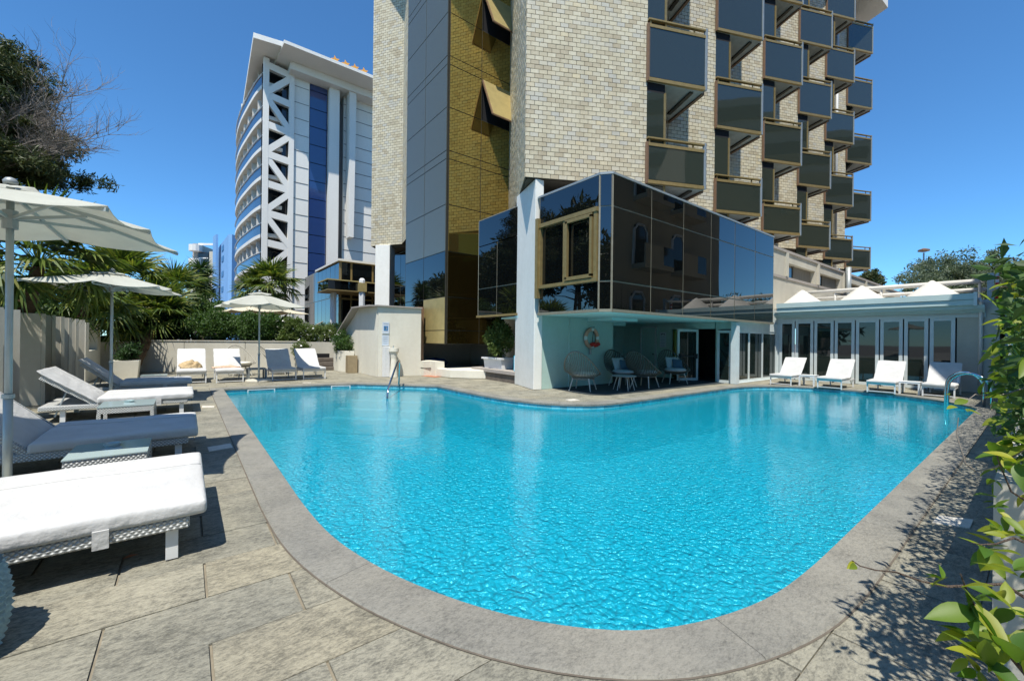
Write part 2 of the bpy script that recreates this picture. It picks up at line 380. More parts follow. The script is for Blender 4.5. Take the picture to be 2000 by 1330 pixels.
def leaves(P, size, aspect=.45, droop=.0, spread=None, fold=.25, up=None):
    """leaf quads (rhombus with a folded midrib as two tris joined in a quad) at points P"""
    n = len(P); d = rand_dirs(n)
    if up is not None: d = d*(1-up)+np.array([0, 0, 1.])*up
    d[:, 2] -= droop; d /= np.linalg.norm(d, axis=1)[:, None]
    s = np.cross(d, rand_dirs(n)); s /= np.linalg.norm(s, axis=1)[:, None]; nn = np.cross(d, s)
    L = size*(.6+.8*RNG.random(n))[:, None]
    a = P; b = P+d*L*.5+s*L*aspect*.5+nn*L*fold*.3; c = P+d*L; e = P+d*L*.5-s*L*aspect*.5+nn*L*fold*.3
    V = np.stack([a, b, c, e], 1).reshape(-1, 3); F = np.arange(4*n).reshape(n, 4)
    return V, F
def clump_points(n, c, r, nclump, cr=.3, shell=.5, flat=1.):
    """points in blobs scattered through an ellipsoid"""
    c = np.array(c); r = np.array(r)
    cc = rand_dirs(nclump)*(shell+(1-shell)*RNG.random((nclump, 1)))**1.0
    cc = cc*r+c
    k = RNG.integers(0, nclump, n); rad = cr*(.5+RNG.random(nclump))
    p = cc[k]+rand_dirs(n)*(RNG.random((n, 1))**.5)*rad[k][:, None]*np.array([1, 1, flat])
    return p, (k*0.37) % 1.
def crown(name, mat, parent, n, c, r, nclump, cr, size, shell=.5, aspect=.45, flat=1., droop=0., tintmix=.5, zmin=None):
    P, t = clump_points(n, c, r, nclump, cr, shell, flat)
    if zmin is not None:
        k = P[:, 2] > zmin; P = P[k]; t = t[k]
    V, F = leaves(P, size, aspect, droop)
    off = np.array(wl(parent)) if parent else 0
    me = np_mesh(name, V-off, F, mat, (t*tintmix+RNG.random(len(P))*(1-tintmix)))
    o = bpy.data.objects.new(name, me); C.objects.link(o)
    if parent: o.parent = parent; WL[o.name] = wl(parent)
    return o
# ------------------------------------------------------------------ ground, deck, pool
def catmull(pts, k=6):
    out = []; n = len(pts)
    for i in range(n-1):
        p0 = Vector(pts[max(i-1, 0)]); p1 = Vector(pts[i]); p2 = Vector(pts[i+1]); p3 = Vector(pts[min(i+2, n-1)])
        for j in range(k):
            t = j/k; out.append(.5*((2*p1)+(-p0+p2)*t+(2*p0-5*p1+4*p2-p3)*t*t+(-p0+3*p1-3*p2+p3)*t**3))
    out.append(Vector(pts[-1])); return out
far_left = [(.93, 15.33)]
edge = [Vector(p) for p in [(.9, 15.35), (2.6, 15.25), (4.75, 14.88), (6.72, 12.72)]]
edge += catmull([(6.72, 12.72), (6.70, 11.2), (6.74, 9.75), (6.88, 8.7), (7.18, 7.85), (7.68, 7.22), (8.4, 6.87), (9.6, 6.79), (11.5, 6.8)], 4)[1:]
edge += catmull([(14.6, 6.82), (15.7, 6.76), (16.8, 6.4), (17.7, 5.55), (18.05, 4.6), (17.95, 3.3), (17.3, 2.15), (16.5, 1.4), (15.7, 1.03)], 4)
near = [(4.1, 1.02), (3.45, 1.025), (2.85, 1.07), (2.3, 1.22), (1.88, 1.46), (1.5, 1.9), (1.2, 2.5), (1.02, 3.1), (.93, 3.7), (.9, 4.5)]
edge += catmull(near, 4)
POOL = edge
def offset_poly(P, d):
    n = len(P); out = []
    for i in range(n):
        a = P[i-1]; b = P[i]; c = P[(i+1) % n]
        d1 = (b-a).normalized(); d2 = (c-b).normalized()
        n1 = Vector((-d1.y, d1.x)); n2 = Vector((-d2.y, d2.x)); m = (n1+n2); m.normalize()
        k = 1/max(.5, m.dot(n1)); out.append(b+m*d*k)
    return out
area = sum(POOL[i].x*POOL[(i+1) % len(POOL)].y-POOL[(i+1) % len(POOL)].x*POOL[i].y for i in range(len(POOL)))/2
SG = 1 if area < 0 else -1      # left normal points outside when clockwise
OUT = offset_poly(POOL, .335*SG); MID = offset_poly(POOL, .15*SG)
WZ = -.13
gm = MB()
x0, x1, y0, y1 = -400, 500, -300, 600
# ground sheet with a hole where the pool complex stands (four boards round it)
for a in ((x0, -6, y0, y1), (24, x1, y0, y1), (-6, 24, y0, -1.2), (-6, 24, 24.5, y1)):
    gm.add([(a[0], a[2], -.09), (a[1], a[2], -.09), (a[1], a[3], -.09), (a[0], a[3], -.09)], [(0, 1, 2, 3)])
ground = struct(gm.build('ground', 'ground_paving'))
# deck: mortar bed with pool-shaped hole
bm = bmesh.new()
outer = [bm.verts.new((x, y, -.022)) for x, y in ((-6.2, -1.4), (24.2, -1.4), (24.2, 24.7), (-6.2, 24.7))]
inner = [bm.verts.new((p.x, p.y, -.022)) for p in MID]
e1 = [bm.edges.new((outer[i], outer[(i+1) % 4])) for i in range(4)]; e2 = [bm.edges.new((inner[i], inner[(i+1) % len(inner)])) for i in range(len(inner))]
bmesh.ops.triangle_fill(bm, use_beauty=True, edges=e1+e2)
me = bpy.data.meshes.new('pool_deck'); bm.normal_update(); bm.to_mesh(me); bm.free(); me.materials.append(MT['grout'])
deck = bpy.data.objects.new('pool_deck', me); C.objects.link(deck); struct(deck); WL['pool_deck'] = Vector((0, 0, 0))
def inside(p, P):
    c = False; n = len(P)
    for i in range(n):
        a = P[i]; b = P[i-1]
        if (a.y > p[1]) != (b.y > p[1]) and p[0] < (b.x-a.x)*(p[1]-a.y)/(b.y-a.y)+a.x: c = not c
    return c
def spans(y, P):
    xs = []
    for i in range(len(P)):
        a = P[i]; b = P[i-1]
        if (a.y > y) != (b.y > y): xs.append((b.x-a.x)*(y-a.y)/(b.y-a.y)+a.x)
    xs.sort(); return [(xs[i], xs[i+1]) for i in range(0, len(xs)-1, 2)]
slabs = []
L = .91; W = .49; J = .006
r0 = 3.17-W*7
row = 0; v = r0
while v < 24.3:
    off = -.345 + (.457 if row % 2 else 0) + (0)
    u = off-L*6
    while u < 21.5:
        a0, a1, b0, b1 = u+.008, u+L-.008, v+.003, v+W-.003
        u += L
        if b1 < .12 or a1 < -4.2: continue
        cs = [inside(q, MID) for q in ((a0, b0), (a1, b0), (a0, b1), (a1, b1), ((a0+a1)/2, (b0+b1)/2))]
        polys = []
        touch = any(spans_hit for yy in (b0, (b0+b1)/2, b1) for spans_hit in [any(s0 < a1 and s1 > a0 for s0, s1 in spans(yy, MID))])
        if not touch: polys = [(a0, a1, b0, b1)]
        else:
            K = 8
            for k in range(K):
                c0 = b0+(b1-b0)*k/K; c1 = b0+(b1-b0)*(k+1)/K; ivs = [(a0, a1)]
                for s0, s1 in spans((c0+c1)/2, MID):
                    nv = []
                    for i0, i1 in ivs:
                        if s1 <= i0 or s0 >= i1: nv.append((i0, i1)); continue
                        if s0 > i0: nv.append((i0, s0))
                        if s1 < i1: nv.append((s1, i1))
                    ivs = nv
                polys += [(i0, i1, c0, c1) for i0, i1 in ivs if i1-i0 > .01]
        if polys:
            ux, vy = (a0+a1)/2, (b0+b1)/2
            z = max(.4, ux*FW.x+vy*FW.y); X = ux*RT.x+vy*RT.y
            if z < .9 or abs(X/z) > 1.45: vis = 1e9
            else: vis = z
            slabs.append((vis, polys, random.uniform(-.0025, .0015)))
    v += W; row += 1
slabs.sort(key=lambda s: s[0])
rest = MB()
for k, (z, polys, dz) in enumerate(slabs):
    m = MB() if k < 290 else rest
    for a in polys: m.box(a[0], a[1], a[2], a[3], -.03, -.008+dz)
    if k < 290: m.build('stone_slab', 'deck_stone', deck)
stuff(rest.build('stone_slab', 'deck_stone', deck))
# pool coping: one curved stone after another
cum = [0]
n = len(POOL)
dense_in = []; dense_out = []
for i in range(n):
    a, b = POOL[i], POOL[(i+1) % n]; c, d = OUT[i], OUT[(i+1) % n]
    k = max(1, int((b-a).length/.35))
    for j in range(k): t = j/k; dense_in.append(a.lerp(b, t)); dense_out.append(c.lerp(d, t))
coping = None
cm = MB()
N_ = len(dense_in)
for i in range(N_):
    p = [dense_in[i], dense_in[(i+1) % N_], dense_out[(i+1) % N_], dense_out[i]]
    cm.prism([(q.x, q.y) for q in [p[0].lerp(p[3], .06), p[1].lerp(p[2], .06), p[2].lerp(p[1], .05), p[3].lerp(p[0], .05)]], -.05, -.006)
coping = struct(cm.build('pool_coping', 'grout'))
JO = offset_poly(OUT, .012*SG); jm = MB(); n = len(OUT)
for i in range(n):
    a, b, c, d = OUT[i], OUT[(i+1) % n], JO[(i+1) % n], JO[i]
    jm.add([(a.x, a.y, -.0035), (b.x, b.y, -.0035), (c.x, c.y, -.0035), (d.x, d.y, -.0035)], [(0, 1, 2, 3)])
jm.build('edge_joint', 'mortar', coping)
i = 0
while i < N_:
    ln = 0; j = i
    while j < i+N_ and ln < 2.3 and j < N_: ln += (dense_in[j]-dense_in[(j+1) % N_]).length; j += 1
    m = MB(); ins = [dense_in[q % N_].copy() for q in range(i, j+1)]; outs = [dense_out[q % N_].copy() for q in range(i, j+1)]
    g_ = .002
    d = (ins[1]-ins[0]).normalized()*g_; ins[0] += d; outs[0] += d; d = (ins[-2]-ins[-1]).normalized()*g_; ins[-1] += d; outs[-1] += d
    prof = [(0., -.055), (0., -.012), (.03, .004), (.97, .006), (1., -.004), (1., -.028)]
    vs = []; K = len(prof)
    for a, b in zip(ins, outs):
        for t, z in prof: q = a.lerp(b, t); vs.append((q.x, q.y, z))
    fs = [(r*K+k, r*K+(k+1) % K, (r+1)*K+(k+1) % K, (r+1)*K+k) for r in range(len(ins)-1) for k in range(K)]
    fs += [tuple(range(K))[::-1], tuple(range((len(ins)-1)*K, len(ins)*K))]
    m.add(vs, fs); m.build('coping_stone', 'coping_stone', coping); i = j
# basin
DEP = -1.45
INB = offset_poly(POOL, .03*SG)
bs = MB(); n = len(INB)
for i in range(n):
    a, b = INB[i], INB[(i+1) % n]
    bs.add([(a.x, a.y, DEP), (b.x, b.y, DEP), (b.x, b.y, -.056), (a.x, a.y, -.056)], [(0, 1, 2, 3)])
bs.add([(p.x, p.y, DEP) for p in INB], [tuple(range(n))])
me = bpy.data.meshes.new('pool_basin'); me.from_pydata(bs.v, [], bs.f)
bmm = bmesh.new(); bmm.from_mesh(me); bmesh.ops.triangulate(bmm, faces=[f for f in bmm.faces if len(f.verts) > 4]); bmm.to_mesh(me); bmm.free(); me.materials.append(MT['pool_tile'])
basin = bpy.data.objects.new('pool_basin', me); C.objects.link(basin); struct(basin); WL['pool_basin'] = Vector((0, 0, 0))
# band of waterline tiles on the far walls, one piece each
tl = []
for i in range(n):
    a, b = INB[i], INB[(i+1) % n]
    if (a.y+b.y)/2 < 6 and (a.x+b.x)/2 < 17: continue
    L_ = (b-a).length; k = max(1, round(L_/.15)); nrm = Vector((a.y-b.y, b.x-a.x)).normalized()*(-SG)*.006
    for j in range(k):
        p = a.lerp(b, (j+.04)/k); q = a.lerp(b, (j+.96)/k); tl.append((p, q, nrm))
trest = MB()
for k, (p, q, nr) in enumerate(tl):
    m = MB() if k < 280 else trest
    m.slab3([(p.x, p.y, -.20), (q.x, q.y, -.20), (q.x, q.y, -.062), (p.x, p.y, -.062)], (nr.x, nr.y, 0))
    if k < 280: m.build('tile', 'waterline_tile', basin)
if trest.v: stuff(trest.build('tile', 'waterline_tile', basin))
# submerged steps at the far end between the two cut corners
c0, c1 = Vector((4.9, 14.65)), Vector((6.62, 12.75)); dn = (c1-c0).normalized(); inn = Vector((-dn.y, dn.x))
if not inside(tuple((c0+c1)/2+inn*.5), POOL): inn = -inn
for k in range(4):
    m = MB(); d0, d1 = .02+.34*k, .02+.34*(k+1)
    e = .22*k
    A, B = c0-dn*e, c1+dn*min(e, .1)
    m.prism([(q.x, q.y) for q in (A+inn*d0, B+inn*d0, B+inn*d1, A+inn*d1)], DEP+.02, -.26-.24*k)
    m.build('submerged_step', 'pool_step_white', basin)
for (a, b) in (((1.5, 15.24), (2.25, 15.2)), ((3.9, 15.0), (4.5, 14.86))):
    m = MB(); p = Vector(a); q = Vector(b); nr = Vector((0, -.02, 0))
    for z0_, z1_ in ((-.075, -.055), (-.16, -.14)): m.slab3([(p.x, p.y, z0_), (q.x, q.y, z0_), (q.x, q.y, z1_), (p.x, p.y, z1_)], nr)
    d = (q-p).normalized()*.03
    for r_ in (p, q-d): m.slab3([(r_.x, r_.y, -.14), (r_.x+d.x, r_.y+d.y, -.14), (r_.x+d.x, r_.y+d.y, -.075), (r_.x, r_.y, -.075)], nr)
    m.build('skimmer_frame', 'white_metal', basin)
wm = MB(); wm.add([(p.x, p.y, WZ) for p in INB], [tuple(range(n))])
me = bpy.data.meshes.new('water'); me.from_pydata(wm.v, [], wm.f)
bmm = bmesh.new(); bmm.from_mesh(me); bmesh.ops.triangulate(bmm, faces=bmm.faces[:]); bmesh.ops.recalc_face_normals(bmm, faces=bmm.faces)
if bmm.faces[0].normal.z < 0: bmesh.ops.reverse_faces(bmm, faces=bmm.faces[:])
bmm.to_mesh(me); bmm.free(); me.materials.append(MT['pool_water'])
wo_ = bpy.data.objects.new('water', me); C.objects.link(wo_); struct(wo_)

# ------------------------------------------------------------------ brick tower
BL, BH, BJ = .275, .144, .017
HB = 6.75; TOP = 25.4; FH = 3.93
tower = thing('hotel_tower', 'tall cream brick hotel tower with dark glass balconies and a golden glass stair bay', 'building', (12, 13, 0))
brick_budget = [288]
brick_me = {}
def bricks(P0, P1, z0, z1, nrm, indiv=0, off=.012):
    """tile-clad wall from P0 to P1; nrm = outward direction"""
    P0 = Vector((*P0, 0)); P1 = Vector((*P1, 0)); d = P1-P0; Lw = d.length; d.normalize(); nv = Vector((*nrm, 0)).normalized()
    MB().slab3([P0+Vector((0, 0, z0)), P1+Vector((0, 0, z0)), P1+Vector((0, 0, z1)), P0+Vector((0, 0, z1))], -nv*.04).build('wall_backing', 'mortar', tower)
    V = []; F = []; T = []; rows = int((z1-z0)/BH); ni = 0
    for r in range(rows):
        s0 = -(BL/2 if r % 2 else 0); zz0 = z0+r*BH+BJ/2; zz1 = zz0+BH-BJ
        while s0 < Lw-.01:
            a = max(0, s0+BJ/2); b = min(Lw, s0+BL-BJ/2); s0 += BL
            if b-a < .03: continue
            pr_ = off+random.uniform(-.003, .003)
            if indiv and brick_budget[0] > 0:
                full = abs((b-a)-(BL-BJ)) < 1e-4
                key = ('f', round(math.atan2(d.y, d.x), 3)) if full else None
                if full and key in brick_me: me_ = brick_me[key]
                else:
                    h = (b-a)/2; q = MB(); hz_ = (zz1-zz0)/2
                    q.add([d*x+Vector((0, 0, z))+nv*y for y in (0, .014) for z in (-hz_, hz_) for x in (-h, h)],
                          [(4, 5, 7, 6), (0, 4, 6, 2), (1, 3, 7, 5), (0, 1, 5, 4), (2, 6, 7, 3)])
                    me_ = q.mesh('brick', 'brick_tile')
                    if full: brick_me[key] = me_
                o = bpy.data.objects.new('brick', me_); C.objects.link(o); o.parent = tower
                o.location = P0+d*((a+b)/2)+Vector((0, 0, (zz0+zz1)/2))-wl(tower)+nv*(pr_-.012); brick_budget[0] -= 1; continue
            k = len(V); A = P0+d*a; B = P0+d*b; o_ = nv*pr_
            for z in (zz0, zz1):
                for q in (A, B, B+o_, A+o_): V.append((q.x, q.y, z))
            F += [(k+3, k+2, k+6, k+7), (k, k+3, k+7, k+4), (k+2, k+1, k+5, k+6), (k, k+1, k+2, k+3), (k+4, k+7, k+6, k+5)]
            t = random.random(); T += [t]*5
    if V:
        me_ = np_mesh('brick', np.array(V)-np.array(wl(tower)), F, 'brick_tile', T)
        o = bpy.data.objects.new('brick', me_); C.objects.link(o); o.parent = tower; stuff(o)
T0 = (8.41, 10.18); A0 = (12.02, 8.23); bay = (4.79, .075); cO = (2.82, .95); bO = (2.01, -.91)
wn_ = (-.475, -.88)
bricks(T0, A0, HB, TOP, wn_, indiv=1)
SB = (11.75, 15.4)
bricks(T0, SB, HB, TOP, (-.84, .537))
bricks((8.32, 23.9), (9.45, 22.2), 6.86, TOP, (-.83, -.55))
bricks((8.32, 23.9), (10.6, 26.5), 6.86, TOP, (-.75, .66))
bricks((9.45, 22.2), (8.75, 19.4), 6.86, TOP, (-.97, .24))
NB = 6
A = [Vector((A0[0]+bay[0]*i, A0[1]+bay[1]*i)) for i in range(NB+1)]
Cc = [a+Vector(cO) for a in A]; Bb = [a+Vector(bO) for a in A]; Dd = [a.lerp(b, .31) for a, b in zip(A, Bb)]
for i in range(NB-1):
    bricks(Cc[i], A[i+1], HB, TOP, wn_)
    # glazed wall between A and C, one window per floor with brick-coloured slab band between
    for k in range(5):
        z0 = 8.4+FH*k-2.05; z1 = z0+FH-.35
        fn_ = Vector((*wn_, 0)).normalized(); a3 = Vector((*A[i], 0)); d3 = Vector((*Dd[i], 0)); c3 = Vector((*Cc[i], 0)); zz_ = lambda p, h: p+UP*h
        d = (c3-d3).normalized(); nv = Vector((d.y, -d.x, 0))
        wo2 = MB().slab3([zz_(a3, z0), zz_(d3, z0), zz_(d3, z1), zz_(a3, z1)], -fn_*.05).build('balcony_window', 'green_panel_glass', tower)
        MB().beam(zz_(d3, z0)+fn_*.01, zz_(d3, z1)+fn_*.01, .06, .06).build('window_frame', 'gold_frame', wo2)
        MB().slab3([zz_(d3+d*.05, z0), zz_(c3, z0), zz_(c3, z1), zz_(d3+d*.05, z1)], -nv*.05).build('balcony_window', 'dark_window', tower)
        MB().slab3([zz_(a3, z1), zz_(d3, z1), zz_(d3, z1+.35), zz_(a3, z1+.35)], -fn_*.08).build('floor_band', 'black_void', tower)
        MB().slab3([zz_(d3, z1), zz_(c3, z1), zz_(c3, z1+.35), zz_(d3, z1+.35)], -nv*.08).build('floor_band', 'bronze_frame', tower)
# core of the tower behind the zigzag, so nothing shows through
core = MB(); poly = [(8.6, 10.35)]+[p for i in range(NB-1) for p in ((A[i].x, A[i].y+.30), (Dd[i].x-.12, Dd[i].y+.33), (Cc[i].x-.02, Cc[i].y+.33))]+[(A[5].x, A[5].y+.3), (A[5].x+2.9, A[5].y+1.2), (A[5].x+1, 22), (14, 26), (10.6, 26.4), (8.6, 23.9), (9.7, 22.3), (9.7, 20), (12.1, 15.8)]
core.prism(poly, HB+.03, TOP-.03); core.build('core', 'mortar', tower)
# balconies: triangular trays with a glass front, gold rails
def balcony(i, k):
    zt = 8.4+FH*k; zb = zt-(1.57 if k == 0 else 2.1)
    a, b, c = [Vector((*q, 0)) for q in (A[i], Bb[i], Cc[i])]
    if i == NB-1: c = a+Vector((*cO, 0))
    fn = Vector((wn_[0], wn_[1], 0)).normalized()
    z = lambda p, h: Vector((p.x, p.y, h))
    dv = Vector((*Dd[i], 0)); e = fn*.06
    t = MB().slab3([z(a, zb)+e*.5, z(b, zb), z(c, zb), z(dv, zb)], (0, 0, .16)).build('balcony', 'soffit_grey', tower)
    MB().slab3([z(a, zb+.14)+e, z(b, zb+.14)+e, z(b, zt-.31)+e, z(a, zt-.31)+e], fn*.03).build('glass_panel', 'green_panel_glass', t)
    MB().beam(z(a, zb+.06)+e, z(b, zb+.06)+e, .10, .11).build('bottom_rail', 'gold_frame', t)
    MB().beam(z(a, zt-.27)+e, z(b, zt-.27)+e, .10, .10).build('glass_rail', 'gold_frame', t)
    MB().beam(z(a, zt-.05)+e, z(b, zt-.05)+e, .11, .05).build('handrail', 'gold_frame', t)
    for q in (0.04, .3, .8): p = a.lerp(b, q); MB().beam(z(p, zt-.22)+e, z(p, zt-.07)+e, .04, .04).build('rail_stud', 'gold_frame', t)
    MB().beam(z(a, zb)+e*1.2, z(a, zt-.2)+e*1.2, .07, .09).build('post', 'brown_frame', t)
    MB().beam(z(b, zb)+e*1.2, z(b, zt)+e*1.2, .08, .10).build('post', 'grey_metal', t)
    sd = (c-b).normalized(); sn = Vector((sd.y, -sd.x, 0)); b2 = b+sd*.08
    MB().slab3([z(b2, zb+.18), z(c, zb+.18), z(c, zt-.33), z(b2, zt-.33)], sn*.03).build('side_panel', 'green_panel_glass', t)
    MB().beam(z(b2, zb+.06)+sn*.03, z(c, zb+.06)+sn*.03, .1, .24).build('side_rail', 'brown_frame', t)
    MB().beam(z(b2, zt-.27)+sn*.02, z(c, zt-.27)+sn*.02, .1, .1).build('side_rail', 'bronze_frame', t)
    b3 = b.lerp(dv, .28); c3 = c.lerp(dv, .22); MB().beam(z(b3.lerp(c3, .06), zb-.03), z(b3.lerp(c3, .94), zb-.03), .13, .07).build('soffit_beam', 'dark_joint', t)
for i in range(NB):
    for k in range(5): balcony(i, k)
# roof slab and rain pipes at the far bay
m = MB(); m.prism([(7.6, 9.2), (A[5].x+3.0, A[5].y-1.6), (A[5].x+4.6, A[5].y+1.8), (A[5].x+2, 23), (14, 27.5), (9, 27.5), (7.3, 24)], TOP, TOP+.6); m.build('roof_slab', 'hotel_white', tower)
q = A[5]; 
for t in (.32, .55):
    p = Vector((*Cc[4].lerp(A[5], t), 0))+Vector((wn_[0], wn_[1], 0))*.12
    MB().tube([p+Vector((0, 0, HB)), p+Vector((0, 0, TOP))], .085, 8).build('drain_pipe', 'white_metal', tower, smooth=True)
# glass stair bay: one pane per opening
def pane_wall(P0, P1, cols, zs, nrm, mat, frame, parent, name='pane', th=.04, proud=.0, skip=(), fw=.035):
    P0 = Vector((*P0, 0)); P1 = Vector((*P1, 0)); nv = Vector((*nrm, 0)).normalized()
    for ci in range(len(cols)-1):
        for zi in range(len(zs)-1):
            if (ci, zi) in skip: continue
            a = P0.lerp(P1, cols[ci]); b = P0.lerp(P1, cols[ci+1]); g = (P1-P0).normalized()*fw*.5
            a = a+g; b = b-g; z0, z1 = zs[zi]+fw/2, zs[zi+1]-fw/2
            tilt = random.uniform(-.004, .004)
            MB().slab3([a+Vector((0, 0, z0))+nv*tilt, b+Vector((0, 0, z0)), b+Vector((0, 0, z1))-nv*tilt, a+Vector((0, 0, z1))], nv*th).build(name, mat if not callable(mat) else mat(ci, zi), parent)
    for c_ in cols: p = P0.lerp(P1, c_)+nv*(th*.3); MB().beam(p+Vector((0, 0, zs[0])), p+Vector((0, 0, zs[-1])), fw*1.6, th*.9, up=nv).build('mullion', frame, parent)
    for z_ in zs: MB().beam(P0+nv*(th*.25)+Vector((0, 0, z_)), P1+nv*(th*.25)+Vector((0, 0, z_)), th*.8, fw*1.4).build('transom', frame, parent)
zs = [1.38, 1.95, 3.35, 5.25, 7.2, 9.1, 9.45, 11.25, 13.04, 13.4, 15.2, 16.97, 17.33, 19.1, 20.9, 21.26, 23.1, TOP]
def gm_(ci, zi): return 'gold_panel' if zi < 2 else 'gold_mirror_glass'
pane_wall((8.5, 19.4), (8.5, 15.4), [0, .5, 1], zs, (-1, 0), lambda ci, zi: 'gold_panel' if zi < 2 and ci == 1 else ('black_mirror_glass' if zi < 3 else 'gold_glass_sky_tone'), 'dark_joint', tower)  # lowest rows use black glass in place of the dark tree reflection
pane_wall((8.56, 15.4), (11.75, 15.4), [0, .5, 1], zs, (0, -1), lambda ci, zi: 'gold_glass_tree_tone' if zi < 3 else 'gold_mirror_glass', 'dark_joint', tower, skip=((1, 7), (1, 10)))  # lowest rows darkened in colour for the mirrored trees
MB().prism([(8.56, 15.46), (11.7, 15.46), (14.5, 19.4), (8.56, 19.4)], 1.38, TOP-.1).build('core', 'black_void', tower)
for zt in (13.04, 16.97):
    h = Vector((10.2, 15.36, zt-.02)); w = Vector((1.5, 0, 0)); dr = Vector((-.03, -.85, -1.85))
    o = MB().slab3([h, h+w, h+w+dr, h+dr], (0, -.02, .02)).build('open_window', 'gold_panel', tower)
    f = MB(); f.beam(h, h+dr, .05, .06); f.beam(h+w, h+w+dr, .05, .06); f.beam(h+dr, h+w+dr, .05, .06); f.build('window_frame', 'brown_frame', o)
# glazed stair seen low behind the left brick tower, two bare pillars
pane_wall((9.9, 27.5), (9.9, 20.5), [0, .3, .6, .8, 1], [0.6, 3.0, 4.6, 6.6], (-1, 0), 'black_mirror_glass', 'bronze_frame', tower)
MB().prism([(9.98, 20.5), (14, 20.5), (14, 27.5), (9.98, 27.5)], .3, 6.7).build('core', 'black_void', tower)
def pillar(pts, z0, z1, label, mat='pillar_plaster'):
    c = (sum(p[0] for p in pts)/len(pts), sum(p[1] for p in pts)/len(pts), 0)
    o = MB().prism(pts, z0, z1).build('pillar', mat, None, bevel=.012, origin=c); tag(o, label, 'pillar'); return o
pillar([(8.72, 10.02), (9.02, 9.96), (9.42, 10.9), (9.5, 11.7), (9.30, 11.72)], 0, 6.73, 'white angular pillar carrying the brick tower corner beside the glass box')
pillar([(8.35, 23.3), (8.95, 22.7), (9.5, 23.3), (8.9, 23.9)], 0, 6.84, 'white square pillar behind the slanted white wall under the left brick tower')

# ------------------------------------------------------------------ glass box over the pool terrace
gbx = thing('glass_box_lounge', 'black mirrored glass box with gold frames overhanging the pool terrace', 'building', (14, 9, 2.43))
ZB, ZT = 2.43, 6.08; zl = [ZB, 3.2, 5.22, ZT]
pane_wall((9.0, 7.2), (19.75, 7.2), [0, .165, .33, .497, .665, .83, 1], zl, (0, -1), 'black_mirror_glass', 'bronze_frame', gbx, fw=.04)
pane_wall((8.8, 9.85), (8.8, 7.45), [0, 1], [ZB, 3.2], (-1, 0), 'black_mirror_glass', 'bronze_frame', gbx)
pane_wall((8.8, 9.85), (8.8, 7.45), [0, 1], [5.22, ZT], (-1, 0), 'black_mirror_glass', 'bronze_frame', gbx)
pane_wall((8.8, 7.45), (9.0, 7.2), [0, 1], zl, (-.78, -.62), 'black_mirror_glass', 'bronze_frame', gbx)
wd = MB().slab3([(8.8, 9.85, 3.2), (8.8, 7.45, 3.2), (8.8, 7.45, 5.22), (8.8, 9.85, 5.22)], (.04, 0, 0)).build('window', 'black_mirror_glass', gbx)
f = MB()
for y0_, y1_ in ((9.82, 9.74), (8.75, 8.67), (7.58, 7.48)): f.box(8.70, 8.8, y1_, y0_, 3.24, 5.18)
for z0_, z1_ in ((3.2, 3.3), (5.1, 5.22)): f.box(8.68, 8.8, 7.46, 9.84, z0_, z1_)
f.build('frame', 'gold_frame', wd)
f = MB()
for y0_, y1_ in ((8.64, 8.56), (7.70, 7.62)): f.box(8.66, 8.75, y1_, y0_, 3.36, 5.04)
for z0_, z1_ in ((3.32, 3.42), (4.98, 5.08)): f.box(8.66, 8.75, 7.62, 8.64, z0_, z1_)
f.build('opening_sash', 'gold_frame', wd)
MB().prism([(8.88, 9.9), (8.88, 7.5), (9.05, 7.28), (19.7, 7.28), (19.7, 12.5), (9.6, 12.5)], ZB+.03, ZT-.02).build('core', 'black_void', gbx)
MB().prism([(8.76, 9.9), (8.76, 7.42), (8.98, 7.15), (19.8, 7.15), (19.8, 12.4), (9.6, 12.4)], ZT, ZT+.06).build('roof', 'grey_metal', gbx)
MB().prism([(8.84, 9.93), (8.84, 7.46), (9.02, 7.23), (19.7, 7.23), (19.7, 12.9), (9.55, 12.9)], ZB-.05, ZB+.0).build('soffit', 'soffit_pool_light', gbx)
f = MB(); f.beam((8.78, 9.9, ZB-.02), (8.78, 7.44, ZB-.02), .08, .08); f.beam((8.78, 7.44, ZB-.02), (9.0, 7.17, ZB-.02), .08, .08); f.beam((9.0, 7.17, ZB-.02), (19.78, 7.17, ZB-.02), .08, .08); f.build('sill', 'bronze_frame', gbx)
MB().box(8.63, 8.76, 9.80, 9.92, 2.9, 5.4).build('bracket', 'gold_frame', gbx)
# second glass box left of the pillar
gb2 = thing('glass_bay', 'dark glass bay between the white pillar and the golden stair tower', 'building', (10, 13, 2.5))
pane_wall((9.3, 14.1), (9.3, 11.55), [0, .5, 1], [2.53, 3.6, 5.3], (-1, 0), 'black_mirror_glass', 'bronze_frame', gb2)
pane_wall((9.3, 14.1), (9.3, 11.55), [0, 1], [5.3, 6.35], (-1, 0), 'black_mirror_glass', 'bronze_frame', gb2)
pane_wall((9.3, 14.1), (10.9, 15.4), [0, 1], [2.53, 3.6, 5.3, 6.35], (-.63, .78), 'black_mirror_glass', 'bronze_frame', gb2)
MB().prism([(9.36, 11.5), (12, 11.5), (12.2, 15.2), (10.9, 15.3), (9.36, 14.05)], 2.53, 6.4).build('core', 'black_void', gb2)
f = MB(); f.beam((9.26, 11.5, 2.5), (9.26, 14.15, 2.5), .1, .08); f.build('sill', 'gold_frame', gb2)

